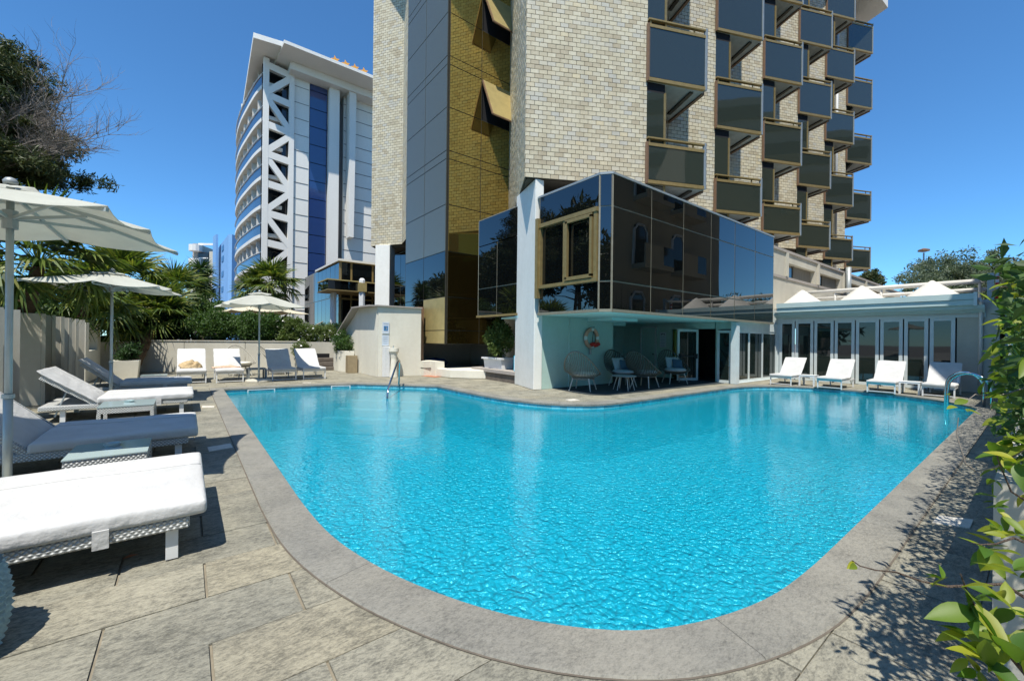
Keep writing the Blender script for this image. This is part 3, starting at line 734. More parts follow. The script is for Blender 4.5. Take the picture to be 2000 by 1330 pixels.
# ------------------------------------------------------------------ terrace under the box
tw = thing('terrace_walls', 'shaded terrace walls tinted green for pool light, with doors under the glass box', 'wall', (13, 10, 0))
MB().box(9.0, 12.6, 10.0, 10.2, 0, 2.40).build('wall', 'terrace_wall_pool_light', tw)
MB().box(10.27, 10.30, 9.96, 10.0, 0, 2.36).build('pilaster', 'terrace_wall_pool_light', tw)
MB().box(12.6, 12.9, 10.2, 12.6, 0, 2.40).build('wall', 'terrace_wall_pool_light', tw)
MB().box(12.9, 16.6, 12.5, 12.7, 0, 2.40).build('wall', 'terrace_wall_pool_light', tw)
MB().box(13.6, 14.0, 11.4, 12.5, 0, 2.28).build('pilaster', 'terrace_wall_pool_light', tw)
MB().box(12.9, 14.6, 10.9, 12.5, 2.22, 2.37).build('downstand_beam', 'soffit_pool_light', tw)
MB().box(11.2, 12.6, 8.9, 10.0, 2.28, 2.38).build('downstand_beam', 'soffit_pool_light', tw)
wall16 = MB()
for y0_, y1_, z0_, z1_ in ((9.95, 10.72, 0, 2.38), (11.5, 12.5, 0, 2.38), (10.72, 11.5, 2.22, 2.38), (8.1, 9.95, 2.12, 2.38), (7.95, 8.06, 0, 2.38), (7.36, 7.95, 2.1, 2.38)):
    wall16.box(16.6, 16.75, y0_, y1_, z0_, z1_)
wall16.build('wall', 'terrace_wall_pool_light', tw)
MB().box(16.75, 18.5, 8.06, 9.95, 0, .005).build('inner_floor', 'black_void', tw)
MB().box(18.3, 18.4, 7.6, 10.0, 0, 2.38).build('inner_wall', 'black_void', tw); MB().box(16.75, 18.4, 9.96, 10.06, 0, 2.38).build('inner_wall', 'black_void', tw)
d_ = MB().box(16.57, 16.62, 10.74, 11.48, 0.02, 2.2).build('door', 'terrace_wall_pool_light', tw)
MB().tube([(16.54, 10.83, 1.02), (16.50, 10.83, 1.02)], .03, 8).build('door_knob', 'dark_plastic', d_)
f = MB(); f.box(16.53, 16.6, 10.70, 10.76, 0, 2.26); f.box(16.53, 16.6, 11.46, 11.52, 0, 2.26); f.box(16.53, 16.6, 10.70, 11.52, 2.2, 2.26); f.build('door_frame', 'white_frame', d_)
# fixed yellow-green pane and open glass doors
MB().box(16.62, 16.66, 9.5, 9.93, 0.05, 2.1).build('pane', 'gold_mirror_glass', tw)
def gdoor(p0, p1, zt, parent, name='glass_door', mat='white_frame', st=.09):
    p0 = Vector((*p0, 0)); p1 = Vector((*p1, 0)); d = (p1-p0).normalized(); nn = Vector((-d.y, d.x, 0))
    z = lambda p, h: p+Vector((0, 0, h))
    g = MB().slab3([z(p0+d*st, .1), z(p1-d*st, .1), z(p1-d*st, zt-.1), z(p0+d*st, zt-.1)], nn*.015).build(name, 'door_glass', parent)
    f = MB(); 
    for p in (p0+d*st/2, p1-d*st/2): f.beam(z(p, .01)+nn*.01, z(p, zt)+nn*.01, st, .06, up=nn)
    f.beam(z(p0+d*st, .055)+nn*.01, z(p1-d*st, .055)+nn*.01, .055, .11); f.beam(z(p0+d*st, zt-.05)+nn*.01, z(p1-d*st, zt-.05)+nn*.01, .055, .10)
    f.build('door_frame', mat, g); return g
g = gdoor((16.6, 8.80), (15.75, 9.22), 2.1, tw)
m = MB(); m.tube([(16.45, 8.80, 1.0), (15.85, 9.10, 1.0)], .03, 8); m.box(15.76, 15.86, 9.05, 9.16, .9, 1.1); m.box(16.40, 16.5, 8.74, 8.84, .9, 1.1); m.build('panic_bar', 'dark_plastic', g)
gdoor((16.55, 7.97), (16.55, 7.42), 2.05, tw)
post = MB().prism([(16.42, 7.40), (16.42, 7.18), (16.66, 7.18), (16.66, 7.40)], 0, 2.40); post.build('door_post', 'white_frame', tw)
# sliding doors facing the pool
sd_ = thing('sliding_doors', 'white framed sliding glass doors beside the terrace, right of the dark doorway', 'door', (18.6, 7.4, 0))
for a, b in ((16.72, 18.0), (18.0, 19.3), (19.3, 20.75)): gdoor((a, 7.4), (b, 7.4), 2.06, sd_, 'sliding_panel', st=.06)
MB().box(16.66, 20.8, 7.36, 7.46, 2.06, 2.40).build('header', 'white_frame', sd_)
struct(MB().box(16.66, 20.8, 7.30, 7.50, 0, .012).build('door_threshold', 'white_frame'))
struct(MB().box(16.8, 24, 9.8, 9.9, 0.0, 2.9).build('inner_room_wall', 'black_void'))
# dark carpet
cp = catmull([(9.55, 9.98), (9.35, 8.55), (9.45, 8.1), (9.8, 7.85), (10.4, 7.80)], 4)
struct(MB().prism([(p.x, p.y) for p in cp]+[(16.4, 7.62), (16.58, 7.98), (16.58, 12.5), (12.92, 12.5), (12.6, 9.98)], -.004, .009).build('carpet', 'dark_carpet'))

# ------------------------------------------------------------------ restaurant pavilion (right)
pav = thing('restaurant_pavilion', 'low pale green pavilion with folding glass doors and white tent cones on its roof', 'building', (21, 4, 0))
UV = 20.8
ys = [7.28, 6.66, 5.98, 5.28, 4.6, 3.87, 3.2, 2.53, 1.87]
for i in range(8):
    a, b = ys[i]-.02, ys[i+1]+.02
    gdoor((UV, a), (UV, b), 2.52, pav, 'folding_panel', st=.10)
MB().box(UV-.05, UV+.15, 1.2, 7.36, 2.52, 2.66).build('door_head', 'white_frame', pav)
for k in range(3): MB().box(UV-.22-.12*k, UV-.10-.12*k, 1.2, 7.36, 2.66+.06*k, 2.76+.07*k).build('shutter_box', 'pale_green_fascia', pav)
MB().box(20.2, 20.9, 1.42, 7.18, 2.9, 3.07).build('fascia', 'pale_green_fascia', pav)
MB().box(20.16, 20.9, 1.38, 7.18, 3.08, 3.28).build('gutter', 'pale_green_fascia', pav)
MB().box(20.76, 21.05, 7.34, 7.62, 0, 3.05).build('corner_post', 'white_frame', pav)
MB().box(UV+.02, UV+.2, 7.24, 7.34, 0, 2.9).build('corner_post', 'white_frame', pav)
MB().box(UV, UV+.25, .9, 1.85, 0, 3.0).build('end_wall', 'cream_plaster', pav)
MB().box(UV+.26, 27.5, .9, 1.1, 0, 3.0).build('end_wall', 'cream_plaster', pav)
MB().box(UV+.26, 27.5, 1.1, 7.4, 3.0, 3.12).build('roof', 'roof_membrane', pav)
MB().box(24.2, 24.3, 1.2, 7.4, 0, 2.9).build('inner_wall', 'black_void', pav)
MB().box(20.0, 20.2, 1.34, 1.42, 2.86, 3.3).build('gutter_end', 'white_frame', pav)
dp = MB(); dp.tube([(20.25, 1.32, 3.1), (20.35, 1.28, 2.95), (20.62, 1.3, 2.72), (20.74, 1.3, 2.5), (20.74, 1.3, 0.05)], .055, 8); dp.build('drain_pipe', 'white_metal', pav, smooth=True)
for vc in (6.75, 4.65, 2.6):
    cn = MB(); ring = [Vector((21.9+1.15*math.cos(a), vc+1.02*math.sin(a), 3.17)) for a in [2*PI*k/16 for k in range(16)]]
    vs = []; prof = [(1, 3.13), (.75, 3.36), (.5, 3.58), (.25, 3.80), (.04, 3.97)]
    for t, z in prof:
        for k in range(16):
            a = 2*PI*k/16; w_ = 1+.03*math.cos(8*a)*t; vs.append((21.9+1.15*t*w_*math.cos(a), vc+1.02*t*w_*math.sin(a), z))
    cn.add(vs, [(r*16+k, r*16+(k+1) % 16, (r+1)*16+(k+1) % 16, (r+1)*16+k) for r in range(4) for k in range(16)]+[tuple(range(64, 80))])
    cn.build('tent_cone', 'roof_membrane', pav, smooth=True)
rr = MB(); rr.tube([(23.3, 7.4, 3.97), (23.3, 1.42, 3.97)], .095, 10); rr.tube([(24.3, 7.4, 3.74), (24.3, 1.4, 3.74)], .08, 8)
for v_ in (7.3, 5.9, 4.3, 2.8, 1.5): rr.tube([(23.3, v_, 3.12), (23.3, v_, 3.95)], .045, 6)
rr.tube([(21.2, 1.3, 3.84), (23.3, 1.42, 3.97)], .07, 8); rr.build('roof_rail', 'roof_membrane', pav, smooth=True)
MB().box(21.15, 21.3, 1.05, 1.2, 3.1, 4.0).build('rail_post', 'grey_metal', pav)
m = MB(); 
for k in range(4): m.box(22.0, 22.1, .98, 1.06, 3.2+.22*k*1.0, 3.31+.22*k)
m.build('striped_marker', 'red_cloth', pav); m = MB()
for k in range(4): m.box(22.0, 22.1, .98, 1.06, 3.31+.22*k, 3.42+.22*k)
m.build('striped_marker', 'white_metal', pav)
# long white wing behind it
wing = thing('white_wing', 'long sunlit white hotel wing with curtained windows above the pavilion', 'building', (30, 8, 0))
wv = 7.6; ZW = 5.98
xs = [22.8, 26.5, 27.25, 31.0, 31.9, 36, 37.0, 41.2, 42.3, 46.5]
w_ = MB(); w_.box(19.85, 22.8, wv, wv+.3, 3.0, ZW-.12)
w_.box(22.8, 48, wv, wv+.3, 3.0, 4.72); w_.box(22.8, 48, wv, wv+.3, 5.42, ZW-.12)
prev = 22.8
for i in range(0, len(xs), 2):
    if i: w_.box(xs[i-1], xs[i], wv, wv+.3, 4.72, 5.42)
w_.box(46.5, 48, wv, wv+.3, 4.72, 5.42)
w_.build('wall', 'cream_plaster', wing)
MB().box(19.85, 48, wv-.06, wv+.5, ZW-.12, ZW).build('coping', 'hotel_grey' if False else 'grey_beige_render', wing)
MB().box(19.85, 48, wv-.04, wv, 4.60, 4.72).build('string_course', 'grey_beige_render', wing)
for i in range(0, len(xs), 2):
    a, b = xs[i], xs[i+1]
    g = MB().box(a, b, wv+.24, wv+.27, 4.72, 5.42).build('window', 'dark_window', wing)
    MB().box(a+(b-a)*.32, b-.05, wv+.20, wv+.235, 4.76, 5.40).build('curtain', 'curtain', g)
    MB().box(a+.0, a+.08, wv+.18, wv+.24, 4.72, 5.42).build('frame', 'brown_frame', g)
    for x in (a-.28,): MB().box(x-.18, x, wv-.10, wv-.002, 4.74, ZW-.125).build('rib', 'cream_plaster', wing)
MB().box(19.85, 48, wv+.3, 16, 3, ZW-.14).build('core', 'grey_beige_render', wing)
MB().tube([(31.6, wv-.25, 3.2), (31.6, wv-.25, 6.2)], .14, 10).build('vent_pipe', 'grey_metal', wing, smooth=True)
# ------------------------------------------------------------------ far white hotel with lattice
fh = thing('white_hotel', 'tall white hotel with triangular lattice, curved balconies and blue glass strip', 'building', (12, 52, 0))
FV = 50.6
MB().box(8.9, 10.55, FV+.0, FV+5, 0, 32.5).build('stair_wall', 'hotel_white', fh)
MB().box(8.4, 8.9, FV+.6, FV+5, 0, 32.5).build('stair_wall', 'hotel_white', fh)
MB().box(10.55, 12.5, FV+.25, FV+5, 0, 32.2).build('core', 'black_void', fh)
zz = 1.6; fl = 3.12
gs = [2+fl*.62*k for k in range(15)]
for k in range(14): MB().box(10.62, 12.42, FV+.12, FV+.2, 3+2.02*k, 3+2.02*k+1.94).build('glass_strip_pane', 'blue_glass', fh)
MB().box(10.5, 12.6, FV-.05, FV+.4, 31.3, 32.4).build('lintel', 'hotel_white', fh)
MB().box(12.5, 13.6, FV-.6, FV+5, 0, 32.2).build('fin', 'hotel_white', fh)
MB().box(13.6, 14.3, FV+.6, FV+1, 0, 29).build('recess', 'hotel_grey', fh)
MB().box(14.3, 24, FV+.3, FV+6, 8.4, 30.5).build('wall', 'hotel_white', fh)
g = MB()
for k in range(14): g.box(14.35, 24, FV+.27, FV+.3, 8.8+1.55*k, 8.86+1.55*k)
g.build('panel_joint', 'hotel_grey', fh)
g = MB()
for k in range(18): g.box(8.95, 10.5, FV-.03, FV, 1+1.75*k, 1.05+1.75*k)
g.build('panel_joint', 'hotel_grey', fh)
m = MB(); m.slab3([(14.5, FV-1.2, 30.6), (15.3, FV-1.2, 30.6), (15.15, FV-1.2, 13.2), (14.65, FV-1.2, 13.2)], (0, 1.3, 0)); m.build('fin', 'hotel_white', fh)
MB().box(15.4, 24, FV+.2, FV+4, 30.5, 31.2).build('terrace_glass', 'blue_glass', fh)
for x in (15.6, 17.6, 19.6): MB().box(x, x+.25, FV+.0, FV+.3, 30.5, 33).build('post', 'hotel_white', fh)
# roof wings
def roofslab(pts, z0, z1):
    m = MB(); n = len(pts); m.prism(pts, z0, z1); o = m.build('roof_wing', 'hotel_white', fh)
    return o
roofslab([(7.35, 46.6), (26, 46.6), (26, 60), (9.2, 60), (7.0, 54)], 30.7, 31.02)
roofslab([(4.9, 48.0), (7.4, 47.6), (9, 60), (8.0, 70), (5.6, 70)], 30.9, 31.4)
MB().prism([(8.4, 49.2), (24, 49.2), (24, 58), (8.4, 58)], 29.9, 30.69).build('roof_neck', 'hotel_white', fh)
st = []
for k, x in enumerate((12.4, 13.5, 14.5, 15.5)):
    m = MB(); pts = []
    for j in range(10):
        a = PI/2+j*PI/5; a += .25; r = .46 if j % 2 == 0 else .2; pts.append((x+r*math.cos(a), 47.3, 31.5+r*math.sin(a)))
    m.slab3(pts, (0, .12, 0)); m.build('star', 'star_orange', fh)
    MB().box(x-.04, x+.04, 47.44, 47.5, 31.15, 31.5).build('star_stem', 'dark_plastic', fh)
# lattice
px0, px1 = 6.35, 8.75
lat = MB(); 
lq = [0]
def lb(a, b, w):
    lq[0] += 1; dp_ = .44+.013*(lq[0] % 5) if abs(a[0]-b[0]) > .3 else .52
    A_ = Vector((a[0], FV, a[1])); B_ = Vector((b[0], FV, b[1])); d_ = (B_-A_).normalized(); s_ = Vector((-d_.z, 0, d_.x))*w/2
    lat.slab3([A_-s_+Vector((0, -dp_/2, 0)), B_-s_+Vector((0, -dp_/2, 0)), B_+s_+Vector((0, -dp_/2, 0)), A_+s_+Vector((0, -dp_/2, 0))], (0, dp_, 0))
lb((px0, 0), (px0, 30.8), .50); lb((px1, 0), (px1, 30.8), .5)
k = 0; z = 30.1; H2 = 3.1
while z > 0:
    lb((px0, z), (px1, z-.3), .72)
    if k % 2 == 0: lb((px0, z-H2+.2), (px1, z-.5), .60)
    else: lb((px0, z-.2), (px1, z-H2-.2), .60)
    z -= H2; k += 1
lat.build('lattice', 'hotel_white', fh)
MB().box(6.1, 8.7, FV+1.0, FV+1.2, 0, 30.7).build('glass_behind_lattice', 'dark_window', fh)
# curved balconies
cur = catmull([(6.3, 50.9), (5.75, 54), (5.35, 58), (5.05, 62), (5.0, 66), (5.25, 70), (6.2, 74)], 5)
body = [Vector((p.x+1.6, p.y)) for p in cur]
m = MB(); m.prism([(p.x, p.y) for p in body]+[(12, 74), (12, 51.2)], 0, 30.6); m.build('facade', 'dark_window', fh)
for k in range(8):
    z = 6.35+fl*k
    if k == 7: z = 28.6
    m = MB(); n = len(cur)
    m.prism([(p.x, p.y) for p in cur]+[(p.x+1.7, p.y) for p in cur[::-1]], z-.38, z); b = m.build('balcony_slab', 'hotel_white', fh)
    m = MB(); vs = [(p.x+.06, p.y, zq) for p in cur for zq in (z, z+1.1)]
    m.add(vs, [(2*i, 2*i+2, 2*i+3, 2*i+1) for i in range(n-1)]); m.build('balustrade_glass', 'hotel_rail_glass', b)
    m = MB(); m.tube([(p.x, p.y, z+1.12) for p in cur], .05, 6); m.build('handrail', 'white_metal', b)
    for i in range(2, n-1, 3):
        p = cur[i]; MB().box(p.x+.25, p.x+1.6, p.y-.1, p.y+.1, z, z+2.75).build('divider', 'hotel_white', b)
        if i % 2: MB().box(p.x+1.45, p.x+1.58, p.y+.4, p.y+1.3, z+.1, z+2.5).build('curtain', 'curtain', b)
m = MB(); vs = []; 
for p in cur: vs += [(p.x, p.y, 5.97), (p.x+2.4, p.y, 2.4)]
m.add(vs, [(2*i, 2*i+2, 2*i+3, 2*i+1) for i in range(len(cur)-1)]); m.build('soffit', 'grey_beige_render', fh)
# blue building and grey building further off: u/v from the line of sight at depth
def at(x, z, h=0):
    X = (x-1000)/813*z; return RT*X+FW*z+Vector((0, 0, h))
bb = thing('blue_building', 'pale blue rendered apartment block with small windows and open loggias', 'building', tuple(at(440, 85)))
def quadwall(parent, name, mat, a, b, z0, z1, th=.4):
    d = (b-a).normalized(); nn = Vector((-d.y, d.x, 0)); A_ = Vector((a.x, a.y, z0)); B_ = Vector((b.x, b.y, z0))
    return MB().slab3([A_, B_, B_+Vector((0, 0, z1-z0)), A_+Vector((0, 0, z1-z0))], nn*th).build(name, mat, parent)
c0 = at(444, 80); c1 = at(423, 93); c2 = at(420.5, 94)
def zt_(y, z): return 1.6+(657-y)*z/813
MB().slab3([c0, c1, at(432, 101), at(480, 101), at(480, 86), c0+RT*.7+FW*2, c0+RT*.7], (0, 0, zt_(458, 80))).build('wall', 'blue_render', bb); quadwall(bb, 'corner_fin', 'blue_render', at(424, 88), at(418, 90), 0, zt_(459, 88))
c3 = at(475, 84)
quadwall(bb, 'end_wall', 'cream_plaster', c0+Vector((.3, 0, 0)), c3, zt_(493, 82), zt_(462, 80))
MB().slab3([c0+FW*1.5, c3+FW*1.5, c3+FW*1.5+Vector((0, 0, 20)), c0+FW*1.5+Vector((0, 0, 20))], FW*.3).build('loggia_back', 'dark_window', bb)
for y in (518, 549, 580, 612):
    h = zt_(y, 81); MB().slab3([c0+Vector((0, 0, h)), c3+Vector((0, 0, h)), c3+FW*1.4+Vector((0, 0, h)), c0+FW*1.4+Vector((0, 0, h))], (0, 0, .25)).build('balcony_slab', 'hotel_white', bb)
    MB().slab3([c0+Vector((0, 0, h+.25)), c3+Vector((0, 0, h+.25)), c3+Vector((0, 0, h+1.2)), c0+Vector((0, 0, h+1.2))], FW*.04).build('balustrade', 'hotel_rail_glass', bb)
for y in (484, 505, 535, 565, 595):
    h = zt_(y, 85); p = c0.lerp(c1, .38); q = c0.lerp(c1, .55); o = -RT*.06-FW*.06
    MB().slab3([Vector((p.x, p.y, h-.5))+o, Vector((q.x, q.y, h-.5))+o, Vector((q.x, q.y, h+.6))+o, Vector((p.x, p.y, h+.6))+o], -o*.5).build('window', 'blue_ink', bb)
gb = thing('grey_apartment_block', 'grey and cream apartment block with rounded balconies left of the blue building', 'building', tuple(at(390, 95)))
g0 = at(384, 92); g1 = at(423, 100)
quadwall(gb, 'wall', 'grey_beige_render', g0, g1, 0, zt_(477, 92), 1.)
for a, b, y0_, y1_, mt in ((386, 405, 494, 503, 'dark_window'), (407, 421, 492, 600, 'cream_plaster'), (385, 421, 476, 480, 'hotel_white'), (386, 404, 504, 506, 'hotel_white'), (386, 405, 530, 540, 'dark_window')):
    A_, B_ = at(a, 91.5), at(b, 91.5); quadwall(gb, 'window' if 'window' in mt else 'facade_panel', mt, A_, B_, zt_(y1_, 91.5), zt_(y0_, 91.5), .3)
for y in (480, 507, 534, 561):
    p = at(380, 91); m = MB(); m.lathe([(1.2, zt_(y+12, 91)), (1.2, zt_(y, 91))], 12, (p.x, p.y, 0)); m.build('balcony', 'hotel_white', gb)

# ------------------------------------------------------------------ entrance building (dark glass, gold canopy)
en = thing('hotel_entrance', 'low dark glass hotel entrance with gold trimmed canopy and white columns', 'building', (9, 33, 0))
ys_ = [i/9 for i in range(10)]
pane_wall((8.7, 42.6), (8.7, 31.3), ys_, [.9, 4.6, 7.1], (-1, 0), 'black_mirror_glass', 'bronze_frame', en, fw=.06)
pane_wall((8.7, 31.3), (14.5, 31.3), [0, .13, .4, .7, 1], [.9, 4.4, 5.7, 7.1], (0, -1), 'black_mirror_glass', 'gold_frame', en, fw=.14)
MB().prism([(8.76, 31.36), (16, 31.36), (16, 42.6), (8.76, 42.6)], .5, 7.05).build('core', 'black_void', en)
MB().box(8.5, 14, 31.1, 38, 7.1, 7.25).build('roof', 'hotel_white', en)
c_ = MB().box(7.2, 13.5, 28.7, 31.25, 4.75, 5.35).build('canopy', 'black_mirror_glass', en)
MB().box(7.15, 13.5, 28.63, 31.25, 5.35, 5.43).build('canopy_trim', 'gold_panel', c_); MB().box(7.15, 13.5, 28.63, 31.25, 4.68, 4.75).build('canopy_trim', 'gold_frame', c_)
for (x, y) in ((9.35, 28.55), (7.95, 30.2)):
    m = MB().lathe([(.2, .5), (.2, 4.6), (.2, 5.5), (.12, 5.62)], 8, (x, y, 0)).build('column', 'white_metal', en)
    MB().box(x-.24, x+.24, y-.24, y+.24, 4.7, 5.3).build('capital', 'gold_panel', m)
MB().tube([(4.6, 27.2, 1.4), (6.9, 28.6, 2.6)], .05, 6).build('handrail', 'bronze_frame', en)

# ------------------------------------------------------------------ slanted white stair wall
sw = thing('stair_wall', 'slanted white plaster wall with signs and foot shower behind the pool steps', 'wall', (6.2, 16.9, 0))
MB().slab3([(6.2, 17.0, 0), (6.2, 19.45, 0), (6.2, 21.66, 0), (6.2, 21.66, 1.82), (6.2, 19.33, 2.93), (6.2, 17.0, 2.90)], (.28, 0, 0)).build('wall', 'white_plaster', sw)
MB().slab3([(6.2, 16.86, 0), (8.02, 16.68, 0), (8.02, 16.68, 2.88), (6.2, 16.86, 2.9)], (.02, .26, 0)).build('wall', 'white_plaster', sw)
m = MB(); m.beam((6.12, 17.0, 2.93), (6.12, 19.4, 2.96), .5, .05); m.beam((6.12, 19.35, 2.96), (6.12, 21.7, 1.85), .45, .05); m.beam((6.1, 16.95, 2.93), (8.05, 16.78, 2.91), .36, .05); m.build('coping', 'grey_beige_render', sw)
MB().prism([(8.02, 16.4), (8.35, 16.4), (8.35, 16.0), (8.75, 15.9), (8.8, 17.2), (8.02, 17.2)], 0, .62).build('low_pier', 'white_plaster', sw)
MB().prism([(8.04, 17.0), (8.3, 17.0), (8.3, 20), (8.04, 20)], 0, 3.0).build('dark_return', 'brown_frame', sw)
# sign boards on the wall
def board(name, label, cat, c, n, w, h, mat, th=.02):
    n = Vector((*n, 0)).normalized(); r = Vector((-n.y, n.x, 0)); c = Vector(c)
    pts = [c-r*w/2-UP*h/2, c+r*w/2-UP*h/2, c+r*w/2+UP*h/2, c-r*w/2+UP*h/2]
    o = MB().slab3(pts, n*th).build(name, mat, None, origin=c); tag(o, label, cat)
    def add(nm, dx, dy, w2, h2, mt):
        q = c+r*dx+UP*dy+n*(th+.001); p2 = [q-r*w2/2-UP*h2/2, q+r*w2/2-UP*h2/2, q+r*w2/2+UP*h2/2, q-r*w2/2+UP*h2/2]
        MB().slab3(p2, n*.003).build(nm, mt, o)
    return o, add
o, ad = board('safety_sign', 'white board with a square blue pictogram, above the foot shower', 'sign', (6.50, 16.82, 2.02), (-.1, -1), .28, .48, 'sign_white')
ad('print', 0, -.02, .17, .2, 'blue_ink'); ad('print', 0, -.02, .09, .12, 'pale_ink'); ad('print', 0, .17, .2, .03, 'pale_ink')
o, ad = board('rules_sign', 'pale blue grey board with grey lettering lines just above the foot shower', 'sign', (6.49, 16.82, 1.50), (-.1, -1), .28, .44, 'sign_white')
for k in range(5): ad('print', 0, .14-.07*k, .18-.02*(k % 2), .018, 'pale_ink')
sh = thing('foot_shower', 'white column with a basin standing at the slanted white wall corner', 'shower', (6.55, 16.6, 0))
MB().box(6.36, 6.62, 16.62, 16.83, 0, 1.25).build('column', 'white_metal', sh, bevel=.01)
MB().lathe([(.17, 0), (.14, .3), (.12, .75), (.15, .98), (.2, 1.05), (.2, 1.19), (.17, 1.19)], 16, (6.74, 16.52, 0)).build('basin', 'white_plaster', sh, smooth=False)
MB().tube([(6.72, 16.55, 1.19), (6.72, 16.55, 1.27), (6.72, 16.48, 1.29)], .018, 6).build('tap', 'chrome', sh)
bn = MB().prism([(5.74, 19.35), (6.14, 19.25), (6.17, 19.7), (5.9, 19.8), (5.76, 19.75)], 0, .78).build('waste_bin', 'tan_panel', None, origin=(5.95, 19.5, 0)); tag(bn, 'tan wood litter bin against the left end of the slanted white wall', 'bin')
# things right of the wall, below the golden bay
lw = thing('low_white_plinth', 'low chamfered white plinth below the golden glass bay', 'plinth', (8.9, 14.6, 0))
MB().prism([(8.42, 15.95), (8.5, 14.95), (9.0, 14.3), (9.75, 13.7), (10.6, 14.6), (9.6, 16.2)], 0, .34).build('plinth', 'white_plaster', lw, bevel=.02)
struct(MB().prism([(8.02, 16.4), (8.02, 17), (12, 17), (12, 14.9), (10.6, 14.6), (9.6, 16.2)], .30, .34).build('step_landing', 'step_stone'))
struct(MB().prism([(7.9, 16.35), (8.5, 16.5), (8.7, 15.7), (8.1, 15.5)], -.004, .004).build('terracotta_patch', 'terracotta'))
MB_r = MB().prism([(11.9, 14.3), (12.1, 14.3), (12.1, 19), (8.5, 19), (8.5, 18.8), (11.9, 18.8)], 0, 1.4).build('recess_wall', 'grey_beige_render'); struct(MB_r)
o = MB().lathe([(.0, 0), (.35, .02), (.42, .15), (.3, .3), (.05, .36)], 12).build('blue_bag', 'blue_bag', None, smooth=True, local=True); o.location = (9.2, 17.6, .34); o.scale = (1.6, 1.0, 1.0); tag(o, 'dark blue bundle lying in the dark recess below the golden glass', 'bag')
lg = thing('stone_bench', 'grey stone ledge with an overhanging top left of the white pillar', 'bench', (9.5, 13, 0))
MB().prism([(9.58, 14.9), (9.38, 11.75), (11.3, 11.75), (11.3, 14.9)], 0, .30).build('base', 'step_stone', lg)
MB().prism([(9.52, 14.95), (9.32, 11.72), (11.3, 11.72), (11.3, 14.95)], .30, .42).build('top', 'grey_beige_render', lg)
struct(MB().prism([(10.35, 11.5), (10.5, 11.5), (11.0, 14.3), (12, 14.35), (12, 14.5), (10.9, 14.5)], .42, 2.5).build('recess_side_wall', 'white_plaster'))
pb = thing('planter_box', 'white rectangular planter with a leafy variegated bush on the stone ledge', 'planter', (9.95, 13.6, .42))
m = MB(); m.slab3([(9.72, 13.05, .42), (10.25, 13.05, .42), (10.3, 13.05, .83), (9.65, 13.05, .83)], (0, 1.2, 0)); m.build('pot', 'white_metal', pb, bevel=.01)
MB().box(9.6, 10.34, 12.98, 14.32, .80, .87).build('rim', 'white_metal', pb)
crown('bush', 'shrub_leaf', pb, 9000, (10.0, 13.6, 1.62), (.42, .62, .72), 60, .22, .10, .35, .6)
m = MB(); 
for k in range(5): m.tube([(10+.1*k-.2, 13.6+.1*k-.2, .8), (10+.2*k-.4, 13.5+.15*k, 1.5)], .015, 5)
m.build('stem', 'bark', pb)
o, ad = board('pool_sign', 'small upright cyan and white board on the stone ledge beside the white pillar', 'sign', (9.62, 11.95, .72), (-.9, -.45), .30, .56, 'cyan_sign'); ad('print', -.1, 0, .06, .5, 'sign_white')
o, ad = board('wall_vent', 'small pale louvred box on the white wall left of the pillar', 'vent', (10.42, 12.35, 1.2), (-1, .15), .2, .3, 'sign_white'); ad('slat', 0, .05, .16, .02, 'pale_ink'); ad('slat', 0, -.05, .16, .02, 'pale_ink')

# ------------------------------------------------------------------ planter wall along the back, steps, fence on the left
pw = thing('garden_wall', 'long low pale concrete wall behind the back row of loungers', 'wall', (2, 23, 0))
w0 = Vector((-1.55, 24.1, 0)); w1 = Vector((4.4, 22.1, 0)); dd = (w1-w0).normalized(); nn = Vector((-dd.y, dd.x, 0))
for a, b, h, mt in ((0, .245, 1.36, 'planter_wall_plaster'), (.248, .62, 1.34, 'planter_wall_plaster'), (.623, 1, 1.36, 'planter_wall_plaster')):
    A_, B_ = w0.lerp(w1, a), w0.lerp(w1, b); MB().slab3([A_, B_, B_+UP*h, A_+UP*h], nn*.2).build('wall', mt, pw)
A_ = Vector((4.4, 22.6, 0)); B_ = Vector((6.2, 22.4, 0)); MB().slab3([A_, B_, B_+UP*1.36, A_+UP*1.36], (0, .2, 0)).build('wall', mt, pw)
A_ = w0; B_ = w0+Vector((-1.2, -1.2, 0)); MB().slab3([A_, B_, B_+UP*1.3, A_+UP*1.36], (-.15, .15, 0)).build('wall', mt, pw)
MB().slab3([w0+UP*1.36-nn*.03, w1+UP*1.36-nn*.03, w1+UP*1.40-nn*.03, w0+UP*1.40-nn*.03], nn*.26).build('coping', 'planter_wall_plaster', pw)
st_ = thing('garden_steps', 'four brown stone steps between the low wall and the slanted wall', 'steps', (5.2, 21.7, 0))
for k in range(4): MB().box(4.55, 5.95, 21.5+.32*k, 22.6, .2*k, .2*k+.17).build('step', 'step_stone', st_, bevel=.01); 
MB().box(4.57, 5.93, 22.45, 22.58, 0, .78).build('step_riser', 'black_void', st_)
pl2 = thing('flower_planter', 'rounded white planter of white flowers right of the steps', 'planter', (6.0, 20.6, 0))
MB().prism([(5.72, 21.6), (5.68, 20.6), (5.8, 20.0), (6.15, 19.8), (6.18, 21.6)], 0, .98).build('pot', 'white_plaster', pl2)
crown('foliage', 'hedge_leaf', pl2, 5200, (5.9, 20.8, 1.35), (.38, .9, .5), 30, .22, .09, .4)
# raised garden behind the wall
struct(MB().prism([(-30, 27.5), (-6, 26.3), (-1.5, 24.4), (4.45, 22.45), (6.1, 22.75), (6.2, 31), (8.6, 31), (8.6, 44), (-20, 60)], -.08, .9).build('garden_terrace', 'soil'))
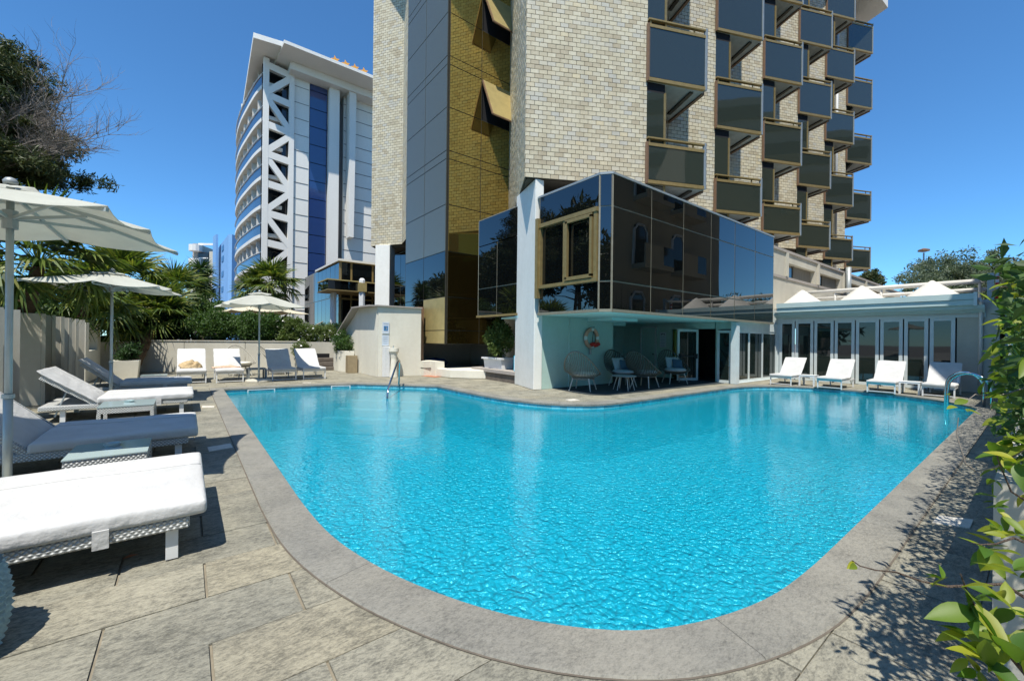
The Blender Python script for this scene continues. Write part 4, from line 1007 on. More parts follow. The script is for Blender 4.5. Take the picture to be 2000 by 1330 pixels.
# corrugated fence
fe = thing('zigzag_fence', 'pale pleated plaster fence behind the left loungers', 'fence', (-2.9, 15, 0))
pts = []; v = 11.0; k = 0
while v < 19.2: pts.append((-3.0+(.48 if k % 2 else 0), v)); v += (.2 if k % 2 == 0 else .72); k += 1
for i in range(len(pts)-1):
    if 12.0 < pts[i][1] < 13.1: continue
    a = Vector((*pts[i], 0)); b = Vector((*pts[i+1], 0)); d = (b-a).normalized(); n_ = Vector((-d.y, d.x, 0))*.07
    MB().slab3([a, b, b+UP*(2.06), a+UP*(2.06)], n_).build('fence_panel', 'cream_plaster' if False else 'planter_wall_plaster', fe)
fw_ = thing('window_wall', 'pale plaster screen wall with a square opening behind the left loungers', 'wall', (-2.7, 20.2, 0))
MB().box(-2.9, -2.6, 19.3, 19.9, 0, 2.0).build('pier', 'white_plaster', fw_); MB().box(-2.9, -2.6, 21.6, 22.3, 0, 2.0).build('pier', 'white_plaster', fw_); MB().box(-2.9, -2.6, 19.9, 21.6, 0, 1.05).build('parapet', 'white_plaster', fw_)
# white planter tub
tb = thing('tapered_planter', 'white tapered square planter tub behind the second parasol pole', 'planter', (-1.6, 20.6, 0))
vs = [(-2.1, 20.2), (-1.35, 20.2), (-1.35, 21.0), (-2.1, 21.0)]
m = MB(); m.add([(x*.86+-.24, (y-20.6)*.86+20.6, 0) for x, y in vs]+[(x, y, .68) for x, y in vs], [(3, 2, 1, 0), (4, 5, 6, 7), (0, 1, 5, 4), (1, 2, 6, 5), (2, 3, 7, 6), (3, 0, 4, 7)]); m.build('pot', 'white_plaster', tb)
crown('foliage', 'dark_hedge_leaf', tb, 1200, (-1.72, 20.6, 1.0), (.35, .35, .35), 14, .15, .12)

# ------------------------------------------------------------------ loungers
def rbox(L_, W_, T_, r, nx, ny, nz, fn=None):
    """closed rounded box centred in x/y, bottom at z=0"""
    V = []; F = []; idx = {}
    def gx(i, n, S):
        if n < 8: return (i/n-.5)*S
        e = [0, r*.35, r*.7, r*1.05]
        if i < 4: return e[i]-S/2
        if i > n-4: return S/2-e[n-i]
        return -S/2+e[3]+(S-2*e[3])*(i-3)/(n-6)
    def vid(i, j, k):
        key = (i, j, k)
        if key not in idx:
            p = Vector((gx(i, nx, L_), gx(j, ny, W_), gx(k, nz, T_)))
            q = Vector((max(-L_/2+r, min(L_/2-r, p.x)), max(-W_/2+r, min(W_/2-r, p.y)), max(-T_/2+r, min(T_/2-r, p.z))))
            d = p-q
            if d.length > 1e-6: p = q+d.normalized()*r
            p.z += T_/2
            if fn: p = fn(p)
            idx[key] = len(V); V.append(tuple(p))
        return idx[key]
    for i in range(nx):
        for j in range(ny): F.append((vid(i, j, 0), vid(i, j+1, 0), vid(i+1, j+1, 0), vid(i+1, j, 0))); F.append((vid(i, j, nz), vid(i+1, j, nz), vid(i+1, j+1, nz), vid(i, j+1, nz)))
    for i in range(nx):
        for k in range(nz): F.append((vid(i, 0, k), vid(i+1, 0, k), vid(i+1, 0, k+1), vid(i, 0, k+1))); F.append((vid(i, ny, k), vid(i, ny, k+1), vid(i+1, ny, k+1), vid(i+1, ny, k)))
    for j in range(ny):
        for k in range(nz): F.append((vid(0, j, k), vid(0, j, k+1), vid(0, j+1, k+1), vid(0, j+1, k))); F.append((vid(nx, j, k), vid(nx, j+1, k), vid(nx, j+1, k+1), vid(nx, j, k+1)))
    m = MB(); m.v = V; m.f = F; return m
def cushion_fn(L_, W_, T_, seed, amp=.012):
    def fn(p):
        e = min(1, (W_/2-abs(p.y))/.08)*min(1, (L_/2-abs(p.x))/.08)
        n1 = noise.noise(Vector((p.x*1.7+seed, p.y*3.1, seed)))*amp
        top = p.z/T_
        side = noise.noise(Vector((p.x*9+seed, 3.3, p.z*4)))*.010*(1-max(0, e))
        return Vector((p.x, p.y+(side if p.y > 0 else -side), p.z+top*(n1+.012*max(0, e))-.006*(1-top)))
    return fn
def lounger(label, loc, rz, Wd, sh, seatL, backL, ang, T, kind, group, seam=False):
    """local frame: foot end at x=0, body towards -x"""
    t = thing('sun_lounger', label, 'lounger', loc, rz, group)
    ct, snn = math.cos(ang), math.sin(ang)
    fz = sh-T; fm = 'woven_resin' if kind == 'woven' else 'white_metal'
    hx = -seatL
    if kind == 'woven':
        m = MB(); m.box(hx-.75, -.10, -Wd/2+.02, Wd/2-.02, fz-.09, fz-.005); m.build('seat_frame', fm, t, local=True, bevel=.012)
        for x in (-.2, hx-.45):
            for y in (-Wd/2+.10, Wd/2-.10): MB().box(x-.035, x+.035, y-.035, y+.035, 0, fz-.092).build('leg', 'white_metal', t, local=True)
    else:
        m = MB()
        for y in (-Wd/2+.03, Wd/2-.03): m.beam((-.04, y, fz-.03), (hx-.62, y, fz-.03), .035, .05)
        m.beam((-.06, -Wd/2+.03, fz-.03), (-.06, Wd/2-.03, fz-.03), .035, .05); m.build('seat_frame', fm, t, local=True)
        for x in (-.07, hx-.52):
            for y in (-Wd/2+.03, Wd/2-.03): MB().box(x-.018, x+.018, y-.018, y+.018, 0, fz-.05).build('leg', fm, t, local=True)
        MB().box(-.085, -.055, -Wd/2+.05, Wd/2-.05, .03, .055).build('stretcher', fm, t, local=True)
    s_ = random.random()*50
    def curve(x):   # slight fall toward the foot end
        return 0
    c = rbox(seatL, Wd, T, .03, 44, 30, 6, cushion_fn(seatL, Wd, T, s_))
    c.v = [(x-seatL/2, y, z+fz) for x, y, z in c.v]; cu = c.build('seat_cushion', 'cushion_cloth', t, smooth=True, local=True)
    b = rbox(backL, Wd, T, .03, 32, 30, 6, cushion_fn(backL, Wd, T, s_+9, .02))
    def tb_(p):
        x, y, z = p; x = x-backL/2-.02; z0 = z
        return (hx+x*ct-(z0)*snn*(1)+T*snn*.35, y, fz+z0*ct-x*snn)
    # rotate about hinge: local -x goes up
    b.v = [tb_(p) for p in b.v]; bu = b.build('back_cushion', 'cushion_cloth', t, smooth=True, local=True)
    m = MB()
    for y in (-Wd/2+.05, Wd/2-.05):
        m.beam((hx+.02, y, fz-.03), (hx-backL*ct-.02*0, y, fz-.03+backL*snn), .04, .06 if kind != 'woven' else .08)
    m.beam((hx-backL*ct*.97, -Wd/2+.05, fz-.03+backL*snn*.97), (hx-backL*ct*.97, Wd/2-.05, fz-.03+backL*snn*.97), .05, .05)
    m.build('back_frame', fm, t, local=True)
    m = MB(); 
    for y in (-Wd/2+.09, Wd/2-.09): m.tube([(hx-backL*ct*.55, y, fz-.05+backL*snn*.55), (hx-.55, y, .10)], .014, 6)
    m.build('prop', 'grey_metal', t, local=True)
    if seam:
        for yy in (Wd*.17, ):
            pts = []
            f_ = cushion_fn(seatL, Wd, T, s_)
            for i in range(22):
                x = -seatL/2+.02+(seatL-.04)*i/21; p = f_(Vector((x, yy, T))); pts.append((p.x-seatL/2, yy, p.z+fz+.002))
            MB().tube(pts, .007, 6).build('piping', 'cushion_cloth', cu, smooth=True, local=True)
        f_ = cushion_fn(backL, Wd, T, s_+9, .02); pts = [tb_(tuple(f_(Vector((-backL/2+.02+(backL-.04)*i/16, Wd*.17, T+.002))))) for i in range(17)]
        MB().tube(pts, .007, 6).build('piping', 'cushion_cloth', bu, smooth=True, local=True)
        MB().box(-.60, -.52, -Wd/2-.012, -Wd/2+.012, fz-.10, fz+.02).build('strap', 'cushion_cloth', cu, local=True)
    return t
LG = 'wide white loungers along the left side of the pool'
def left_l(v0, v1, label, ang, hinge=1.45, back=1.15, u0=.13):
    return lounger(label, (u0, (v0+v1)/2, 0), 0, v1-v0, .41, hinge, back, ang, .105, 'woven', LG, seam=True)
left_l(3.78, 5.35, 'nearest wide white woven lounger, cut off by the left edge of the photo', math.radians(40), 1.45, .9)
left_l(6.75, 8.2, 'second wide white lounger from the camera, shaded by the largest parasol', math.radians(46), 1.48, .9)
left_l(10.95, 12.35, 'wide white lounger with palm shadows and crumpled back, behind the woven side table', math.radians(38), 1.45, .92)
left_l(14.25, 15.5, 'farthest wide white lounger of the left row, beside the second parasol pole', math.radians(42), 1.45, .92)
BG = 'white loungers in the back row before the low wall'
def back_l(u, v, label): return lounger(label, (u, v, 0), -PI/2, .82, .45, 1.0, 1.05, math.radians(42), .09, 'metal', BG)
back_l(.15, 17.6, 'back row white lounger with a crumpled tan towel, leftmost')
back_l(1.2, 17.32, 'back row white lounger with a pinkish towel across its middle')
back_l(2.84, 17.1, 'back row lounger wholly in parasol shade, right of the parasol pole')
back_l(3.86, 17.1, 'back row lounger half in sun, nearest the brown steps')
RG = 'white loungers before the folding glass doors'
def right_l(u, v, label, a=46): return lounger(label, (u, v, 0), PI, .74, .40, .98, .88, math.radians(a), .08, 'metal', RG)
right_l(17.6, 6.12, 'white lounger nearest the sliding doors, leftmost of those by the folding doors')
right_l(17.72, 4.64, 'white lounger just right of the first small white table by the folding doors')
right_l(17.7, 3.26, 'white lounger left of the second small white table by the folding doors')
right_l(17.95, 1.98, 'partly shaded white lounger closest to the pool ladder')
# towels
def towel(label, mat, loc, L_, W_, h, seed, parent=None, rz=0):
    nx, ny = 34, 26; V = []; F = []
    for i in range(nx+1):
        for j in range(ny+1):
            x = (i/nx-.5)*L_; y = (j/ny-.5)*W_; e = max(0, 1-((2*x/L_)**2+(2*y/W_)**2))
            rr_ = 1+.22*noise.noise(Vector((math.atan2(y, x)*1.5, seed, 0)))
            z = h*(e**.7)*(.55+.6*abs(noise.noise(Vector((x*5, y*7, seed)))))+.035*noise.noise(Vector((x*14, y*17, seed+3)))*(e > 0)
            V.append((x*rr_*(1 if e > 0 else .9), y*rr_*(1 if e > 0 else .85), max(.004, z)))
    for i in range(nx):
        for j in range(ny): k = i*(ny+1)+j; F.append((k, k+1, k+ny+2, k+ny+1))
    me = np_mesh('towel', V, F, mat, smooth=True); o = bpy.data.objects.new('towel', me); C.objects.link(o); o.location = loc; o.rotation_euler = (0, 0, rz)
    WL[o.name] = Vector(loc); tag(o, label, 'towel'); sm_ = o.modifiers.new('thick', 'SOLIDIFY'); sm_.thickness = .008; return o
t_ = towel('crumpled tan towel heaped on the leftmost back row lounger', 'towel', (.12, 18.62, .52), .66, .50, .26, 2.)
t_.rotation_euler = (math.radians(25), 0, .2)
towel('pinkish towel lying across the second back row lounger', 'pink_towel', (1.15, 18.28, .46), .84, .30, .10, 8.)
# side tables
def side_table(label, loc, w, d, h, mat, topmat, group, rz=0, apron=.10, leg=.05):
    t = thing('side_table', label, 'table', loc, rz, group)
    MB().box(-w/2, w/2, -d/2, d/2, h-.012, h).build('table_top', topmat, t, local=True)
    MB().box(-w/2+.006, w/2-.006, -d/2+.006, d/2-.006, h-.012-apron, h-.013).build('apron', mat, t, local=True)
    for sx in (-1, 1):
        for sy in (-1, 1): MB().box(sx*(w/2-leg/2)-leg/2, sx*(w/2-leg/2)+leg/2, sy*(d/2-leg/2)-leg/2, sy*(d/2-leg/2)+leg/2, 0, h-.013-apron).build('leg', mat, t, local=True)
    return t
side_table('white woven side table with glass top between the two nearest loungers', (-.62, 6.1, 0), .62, .72, .40, 'woven_resin', 'table_glass', 'side tables of the left row')
side_table('white woven side table with glass top in front of the palm shadowed lounger', (-.80, 10.0, 0), .72, .8, .40, 'woven_resin', 'table_glass', 'side tables of the left row')
side_table('pale side table behind the farthest lounger of the left row', (-.75, 16.4, 0), .6, .6, .42, 'white_metal', 'table_glass', 'side tables of the left row')
side_table('small dark grey slatted side table under the back parasol', (2.02, 17.75, 0), .56, .56, .45, 'grey_table', 'grey_table', None, apron=.04)
side_table('small white side table between the first and second lounger by the folding doors', (18.35, 5.42, 0), .5, .5, .40, 'white_metal', 'white_metal', 'small white tables by the folding doors', apron=.05)
side_table('small white side table beside the partly shaded lounger by the ladder', (18.35, 2.64, 0), .5, .5, .40, 'white_metal', 'white_metal', 'small white tables by the folding doors', apron=.05)
for (u_, v_, z_, lb_) in ((-.62, 6.2, .40, 'small glass ashtray on the nearest woven side table'), (-.8, 10.1, .40, 'small glass ashtray on the second woven side table')):
    o = MB().lathe([(.06, 0), (.08, .035), (.065, .035), (.05, .012)], 14).build('ashtray', 'table_glass', None, local=True); o.location = (u_, v_, z_); tag(o, lb_, 'ashtray')

# ------------------------------------------------------------------ parasols
def parasol(label, loc, size, h_edge, h_top, rz, mat='parasol_cloth', base=True, group='white parasols over the loungers'):
    t = thing('parasol', label, 'parasol', loc, 0, group); s = size/2
    dirs = []
    for k in range(8):
        a = PI/4*k+rz; r = s if k % 2 == 0 else s*math.sqrt(2); dirs.append((Vector((math.cos(a), math.sin(a), 0)), r))
    n = 8; rings = [0, .18, .4, .62, .82, 1]
    V = []; F = []; M_ = 6   # M_ sub-steps between ribs
    K = n*M_
    for ri, q in enumerate(rings):
        for k in range(K):
            i = k//M_; f = (k % M_)/M_; d0, r0_ = dirs[i]; d1, r1_ = dirs[(i+1) % n]
            p = (d0*r0_).lerp(d1*r1_, f)*q; sag = .06*q*q*4*f*(1-f); inw = 1-.05*4*f*(1-f)*q*q
            rz_ = ((r0_*(1-f)+r1_*f)/(s*1.2))
            z = h_top-(h_top-h_edge)*(q**1.08)*(.86+.14*((r0_*(1-f)+r1_*f)-s)/(s*.414))-sag
            V.append((p.x*inw, p.y*inw, z))
    for ri in range(len(rings)-1):
        for k in range(K): F.append((ri*K+k, ri*K+(k+1) % K, (ri+1)*K+(k+1) % K, (ri+1)*K+k))
    me = np_mesh('canopy', V, F, mat); o = bpy.data.objects.new('canopy', me); C.objects.link(o); o.parent = t; WL[o.name] = Vector((0, 0, 0))
    so_ = o.modifiers.new('t', 'SOLIDIFY'); so_.thickness = .006
    V = []; F = []   # vent flap above
    for ri, q in enumerate((.02, .14, .27)):
        for k in range(K):
            i = k//M_; f = (k % M_)/M_; p = (dirs[i][0]*dirs[i][1]).lerp(dirs[(i+1) % n][0]*dirs[(i+1) % n][1], f)*q
            V.append((p.x, p.y, h_top+.045-.26*q-.02*math.sin(PI*f)*q*4))
    for ri in range(2):
        for k in range(K): F.append((ri*K+k, ri*K+(k+1) % K, (ri+1)*K+(k+1) % K, (ri+1)*K+k))
    me = np_mesh('vent_flap', V, F, mat); o2 = bpy.data.objects.new('vent_flap', me); C.objects.link(o2); o2.parent = t
    hub = h_edge+.02
    MB().tube([(0, 0, .05), (0, 0, h_top+.05)], .028, 12).build('pole', 'pole_aluminium', t, local=True, smooth=True)
    MB().tube([(0, 0, .0), (0, 0, 1.0)], .034, 12).build('pole_sleeve', 'pole_aluminium', t, local=True, smooth=True)
    MB().tube([(0, 0, .96), (0, 0, 1.0)], .045, 12).build('collar', 'pole_aluminium', t, local=True)
    MB().tube([(0, 0, hub-.10), (0, 0, hub+.08)], .056, 10).build('hub', 'grey_metal', t, local=True)
    MB().lathe([(.05, 0), (.055, .03), (.035, .06), (.01, .07)], 12, (0, 0, h_top+.05)).build('finial', 'grey_metal', t, local=True, smooth=True)
    for d, r in dirs:
        e = d*r; tt = .14 if r > s*1.2 else 0; zt = h_top-(h_top-h_edge)*(.86+tt)
        rb = MB().beam((0, 0, h_top-.035), (e.x, e.y, zt-.03), .022, .034).build('rib', 'pole_aluminium', t, local=True)
        q = .52; MB().beam((0, 0, hub), (e.x*q, e.y*q, h_top-.05-(h_top-zt)*q), .018, .03).build('strut', 'pole_aluminium', rb, local=True)
    if base:
        MB().lathe([(.42, 0), (.42, .05), (.36, .08), (.06, .09)], 24).build('base', 'planter_wall_plaster', t, local=True)
    return t
parasol('largest white parasol, cut by the left edge, beside the nearest loungers', (-1.39, 6.33, 0), 2.17, 2.72, 3.03, math.radians(-12))
parasol('white parasol whose pole stands between the two farthest left loungers', (-1.37, 13.3, 0), 2.17, 2.68, 3.02, math.radians(-10))
parasol('white parasol on a round base in the back row, before the hedge', (2.04, 17.25, 0), 2.25, 2.66, 3.14, math.radians(8))
parasol('cream parasol half hidden behind the back row parasol, in the garden', (3.4, 27.5, .9), 3.4, 2.05, 2.55, math.radians(25), 'cream_cloth', False, None)
parasol('white parasol mostly hidden by palm fronds on the far left', (-4.2, 16.8, 0), 2.2, 2.7, 3.1, .3, base=False)
# woven chairs behind the back row
def woven_chair(label, loc, rz, rope='rope', pillowed=False, group=None, sc_=1.):
    t = thing('rope_armchair', label, 'chair', loc, rz, group); t.scale = (sc_,)*3
    N_ = 30; top = []; bot = []
    for k in range(N_+1):
        a = math.radians(-32)+math.radians(244)*k/N_   # front is -y, back +y
        ca, sa = math.cos(a), math.sin(a)
        up = max(0, sa); top.append(Vector((.44*ca*(1-.05*up), .10+.42*sa+.16*up, .46+.52*(up**1.3)+(.0 if sa > 0 else sa*.12)))); bot.append(Vector((.24*ca, .05+.22*sa, .30)))
    MB().tube(top, .018, 6).build('rim', rope, t, smooth=True, local=True)
    m = MB()
    for i, (a, b) in enumerate(zip(top, bot)): m.tube([a, b], .009 if rope != 'dark_rope' else .013, 4, cap=False)
    stuff(m.build('rope_strand', rope, t, local=True))
    MB().tube([(.27*math.cos(a), .05+.25*math.sin(a), .30) for a in [2*PI*k/16 for k in range(17)]], .018, 6, cap=False).build('seat_ring', rope, t, local=True)
    for sx, sy in ((-1, -1), (1, -1), (-1, 1), (1, 1)): MB().tube([(sx*.20, .05+sy*.18, .31), (sx*.27, .05+sy*.27, 0)], [.018, .012], 6).build('leg', 'pale_wood', t, local=True)
    c = MB().lathe([(.24, 0), (.30, .02), (.31, .05), (.27, .09), (.1, .10)], 18, (0, .02, .36)); c.build('seat_cushion', 'white_plaster' if rope != 'dark_rope' else 'grey_cushion', t, smooth=True, local=True)
    return t
CG = 'rope armchairs on the dark carpet'
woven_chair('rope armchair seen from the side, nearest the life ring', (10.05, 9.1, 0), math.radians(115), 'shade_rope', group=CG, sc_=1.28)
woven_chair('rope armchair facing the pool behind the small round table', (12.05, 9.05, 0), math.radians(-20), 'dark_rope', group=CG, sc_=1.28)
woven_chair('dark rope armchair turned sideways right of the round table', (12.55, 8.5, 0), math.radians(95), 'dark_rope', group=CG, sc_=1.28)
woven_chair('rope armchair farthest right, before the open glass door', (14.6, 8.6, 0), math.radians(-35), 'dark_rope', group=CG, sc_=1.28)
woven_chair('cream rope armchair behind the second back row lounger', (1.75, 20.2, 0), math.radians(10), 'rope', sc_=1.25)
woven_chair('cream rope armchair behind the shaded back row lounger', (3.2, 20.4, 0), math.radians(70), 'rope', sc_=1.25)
rt_ = thing('round_table', 'low round table between the rope armchairs', 'table', (11.2, 8.4, 0))
MB().lathe([(.38, 0), (.40, .02), (.38, .04)], 24, (0, 0, .44)).build('table_top', 'grey_metal', rt_, local=True)
for k in range(6):
    a = k*PI/3; MB().tube([(.22*math.cos(a), .22*math.sin(a), .44), (.34*math.cos(a), .34*math.sin(a), 0)], [.018, .012], 6).build('leg', 'pale_wood', rt_, local=True)
def pillow(label, mat, loc, rot, s_=.42):
    m = rbox(s_, s_, .16, .078, 10, 10, 4, lambda p: Vector((p.x*(1+.25*(abs(p.y)/(s_/2))**2*.35), p.y*(1+.25*(abs(p.x)/(s_/2))**2*.35), .08+(p.z-.08)*(1-.75*max(abs(p.x), abs(p.y))/(s_/2)))))
    o = m.build('pillow', mat, None, smooth=True, local=True); o.location = loc; o.rotation_euler = rot; tag(o, label, 'pillow'); return o
for (u_, v_, a_, nm) in ((12.05, 9.05, -20, 'armchair behind the round table'), (14.6, 8.6, -35, 'armchair before the open glass door')):
    R_ = Matrix.Rotation(math.radians(a_), 3, 'Z'); p = R_ @ Vector((.0, .38, 0)); q = R_ @ Vector((.14, .22, 0))
    pillow('pale grey pillow in the rope '+nm, 'grey_cushion', (u_+p.x, v_+p.y, .74), (math.radians(62), 0, math.radians(a_)), .46)
    pillow('dark blue pillow in the rope '+nm, 'blue_cushion', (u_+q.x, v_+q.y, .70), (math.radians(58), math.radians(8), math.radians(a_)), .38)
# life ring with float and bag
lr = thing('life_ring', 'faded orange life ring with white bands and a red rope bag on the terrace wall', 'life ring', (11.35, 9.94, 1.68))
def torus(c, R_, r, a0, a1, n=24):
    return MB().tube([(c[0]+R_*math.cos(a), c[1], c[2]+R_*math.sin(a)) for a in [a0+(a1-a0)*k/n for k in range(n+1)]], r, 10)
for k in range(4):
    a = PI/4+k*PI/2-PI/4+.2; torus((11.35, 9.92, 1.68), .31, .065, a, a+PI/2-.4, 12).build('ring_segment', 'ring_orange', lr, smooth=True)
    torus((11.35, 9.92, 1.68), .31, .068, a-.4, a, 6).build('ring_band', 'ring_white', lr, smooth=True)
MB().tube([(11.45, 9.90, 2.1), (11.37, 9.9, 1.6), (11.42, 9.9, 1.44)], .014, 6).build('line', 'dark_plastic', lr)
m = MB()
for k in range(5): m.lathe([(.01, -.07), (.08, -.03), (.09, .02), (.05, .07)], 8, (11.3+.08*k, 9.86-.01*(k % 2), 1.44+.02*math.sin(k*2)))
m.build('rope_bag', 'red_cloth', lr); MB().box(11.28, 11.36, 9.93, 9.99, 1.1, 1.3).build('hook_plate', 'grey_metal', lr)
o, ad = board('terrace_notice', 'tall pale notice board with a dark emblem between the terrace doors', 'sign', (16.57, 10.37, 1.66), (-1, 0), .30, .66, 'sign_white')
for k in range(3): ad('print', -.07+.07*k, .24+(.02 if k == 1 else 0), .04, .05, 'dark_ink')
for k in range(7): ad('print', 0, .12-.065*k, .2-.04*(k % 2), .018, 'pale_ink')
# stainless pool handrail and ladder
hr = MB().tube([(4.55, 11.6, -.9), (4.55, 11.6, -.1), (4.6, 11.68, .12), (5.45, 13.1, .78), (5.60, 13.32, .86), (5.72, 13.5, .82), (5.76, 13.6, .7), (5.78, 13.7, .0)], .030, 10).build('pool_handrail', 'chrome', None, smooth=True, origin=(5.78, 13.7, 0)); tag(hr, 'bent stainless handrail rising from the pool steps', 'handrail')
ld = thing('pool_ladder', 'stainless pool ladder with two arched rails at the far right corner', 'ladder', (16.0, 1.1, 0))
def arch(p, q):
    p = Vector(p); q = Vector(q); L_ = (q-p)
    pts = [p+Vector((0, 0, -.9)), p+Vector((0, 0, .35))]
    for k in range(1, 9): a = PI*k/9; pts.append(p+L_*(.5-.5*math.cos(a))+Vector((0, 0, .45+.42*math.sin(a))))
    pts += [q+Vector((0, 0, .35)), q]
    return pts
MB().tube(arch((15.75, 1.55, 0), (15.5, .78, 0)), .028, 8).build('rail', 'chrome', ld, smooth=True)
MB().tube(arch((16.3, 1.65, 0), (16.25, .95, 0)), .028, 8).build('rail', 'chrome', ld, smooth=True)
for z in (-.3, -.6): MB().beam((15.75, 1.55, z), (16.3, 1.65, z), .08, .03).build('tread', 'chrome', ld)
# flush white depth tiles set in the deck
for k, (pts, lb_) in enumerate(((((5.57, .60), (5.70, .39), (5.40, .39), (5.30, .61)), 'cream depth tile with hedge shadow on it, right of the pool'),
        (((.25, 7.42), (.53, 7.5), (.54, 7.21), (.26, 7.13)), 'depth tile in parasol shade beside the second lounger'),
        (((.30, 11.9), (.52, 11.75), (.5, 11.5), (.28, 11.6)), 'small cream depth tile beside the third lounger of the left row'),
        (((1.0, 15.75), (1.35, 15.7), (1.35, 15.5), (1.0, 15.55)), 'cream depth tile behind the far left pool corner'),
        (((1.65, 15.65), (2.0, 15.6), (2.0, 15.4), (1.65, 15.45)), 'cream depth tile before the base of the back parasol'),
        (((3.25, 16.1), (3.5, 16.0), (3.45, 15.85), (3.2, 15.95)), 'cream depth tile before the lounger nearest the steps'),
        (((8.0, 7.9), (8.3, 7.85), (8.25, 7.6), (7.95, 7.65)), 'small round white deck cap at the pool curve before the terrace'))):
    c = (sum(p[0] for p in pts)/4, sum(p[1] for p in pts)/4, 0)
    o = MB().prism(pts, -.012, .0005 if k != 6 else .012).build('depth_tile', 'drain_white', None, origin=c); tag(o, lb_, 'floor tile', 'cream depth tiles set into the deck')
# leaf on deck & woven pouf at the left edge
lf = MB().add([(-.35, 4.05, .0), (-.31, 4.08, .01), (-.26, 4.07, .0), (-.31, 4.04, .006)], [(0, 1, 2, 3)]).build('fallen_leaf', 'terracotta', None, origin=(-.3, 4.06, 0)); tag(lf, 'small dry brown leaf on the shaded stone under the nearest lounger', 'leaf')
# ------------------------------------------------------------------ vegetation
def vp(x, y, z):
    """a point seen at photo pixel x,y, z metres ahead"""
    dx, dy = x-1000, 663-y; X = dx*cr-dy*sr; Y = dx*sr+dy*cr
    return Vector((0, 0, 1.6))+(RT*X/813+FW+UP*Y/813)*z
def frond_mesh(name, seed, n=26, ln=.8, pet=.75, spread=105, droop=.5, mat='palm_leaf', w=.032):
    rnd = random.Random(seed); V = []; F = []; T = []
    def strip(pts, ws, side):
        k = len(V)
        for p, w_ in zip(pts, ws): V.append(tuple(p-side*w_)); V.append(tuple(p+side*w_))
        for i in range(len(pts)-1): F.append((k+2*i, k+2*i+1, k+2*i+3, k+2*i+2)); T.append(rnd.random())
    base = Vector((pet, 0, pet*.15))
    strip([Vector((0, 0, 0)), Vector((pet*.5, 0, pet*.12)), base], [.016, .012, .010], Vector((0, 1, 0)))
    strip([Vector((0, 0, 0)), Vector((pet*.5, 0, pet*.12)), base], [.012, .010, .008], Vector((0, 0, 1)))
    for i in range(n):
        a = math.radians(-spread+2*spread*i/(n-1)+rnd.uniform(-3, 3)); L_ = ln*(.78+.22*math.cos(a*.6))*rnd.uniform(.88, 1.05)
        d = Vector((math.cos(a), math.sin(a), .12+rnd.uniform(-.05, .05))); sd = Vector((-math.sin(a), math.cos(a), rnd.choice((-.5, .5)))).normalized()
        dr = droop*rnd.uniform(.6, 1.3)
        pts = [base+d*L_*t-Vector((0, 0, dr*L_*max(0, t-.35)**1.6)) for t in (0, .3, .6, .85, 1.0)]
        strip(pts, [.008, w, w*.8, w*.4, .002], sd)
    return np_mesh(name, V, F, mat, T)
FM = [frond_mesh('frond', i, droop=.4+.25*i) for i in range(4)]
def fan_palm(label, top, base, scale, nf, group='fan palms behind the walls', down=-55, up=75, seed=1, trunk_r=.11):
    rnd = random.Random(seed); base = Vector(base); top = Vector(top)
    t = thing('fan_palm', label, 'palm tree', tuple(base), 0, group)
    m = MB(); n = 12; mid = (base+top)/2+Vector((rnd.uniform(-.1, .1), rnd.uniform(-.1, .1), 0)); pts = []; rs = []
    for k in range(n+1):
        q = k/n; p = base*(1-q)**2+mid*2*q*(1-q)+top*q*q; pts += [p]; rs += [trunk_r*(1.05-.15*q)*(1+.12*(k % 2))]
    m.tube(pts, rs, 12); m.build('trunk', 'palm_bark', t)
    sk = MB()
    for k in range(60):
        q = rnd.random(); p = pts[int(q*n)]; a = rnd.random()*2*PI; d = Vector((math.cos(a), math.sin(a), .6)); sk.beam(p+d*trunk_r*.8, p+d*(trunk_r*1.5), .05, .03)
    sk.build('old_leaf_base', 'palm_bark', t)
    for k in range(nf):
        a = k*2.399+rnd.uniform(-.2, .2); el = math.radians(down+(up-down)*((k+.5)/nf)**.8)
        place('frond', FM[min(3, int((1-(k+.5)/nf)*4))], t, loc=tuple(top-base), rot=(rnd.uniform(-.3, .3), -el, a), scale=(scale*rnd.uniform(.85, 1.1),)*3)
    return t
fan_palm('large fan palm drooping over the pleated fence behind the largest parasol pole', vp(75, 520, 9.2), vp(40, 700, 9.4)*1, 1.12, 34, seed=1)
fan_palm('fan palm with tall crown above the second parasol', vp(235, 560, 19), (-1.9, 26, .5), 1.55, 30, seed=2)
fan_palm('leaning fan palm with a thick brown trunk over the low wall', vp(305, 628, 19.3), (-1.75, 22.6, .3), 1.35, 32, seed=3, trunk_r=.24, down=-30)
fan_palm('fan palm low behind the window wall', vp(160, 600, 15.5), vp(150, 720, 15.5), 1.35, 26, seed=4)
fan_palm('bright green fan palm between the fence and the second parasol', vp(215, 640, 17.5), vp(215, 730, 17.5), 1.1, 24, seed=9)
fan_palm('fan palm before the white lattice hotel', vp(530, 562, 33), vp(530, 660, 33), 1.7, 28, seed=5)
fan_palm('smaller fan palm left of the one before the lattice hotel', vp(492, 578, 33), vp(492, 660, 33), 1.3, 22, seed=6)
fan_palm('fan palm rising behind the yuccas at the left', vp(345, 575, 24), vp(345, 660, 24), 1.35, 22, seed=7)
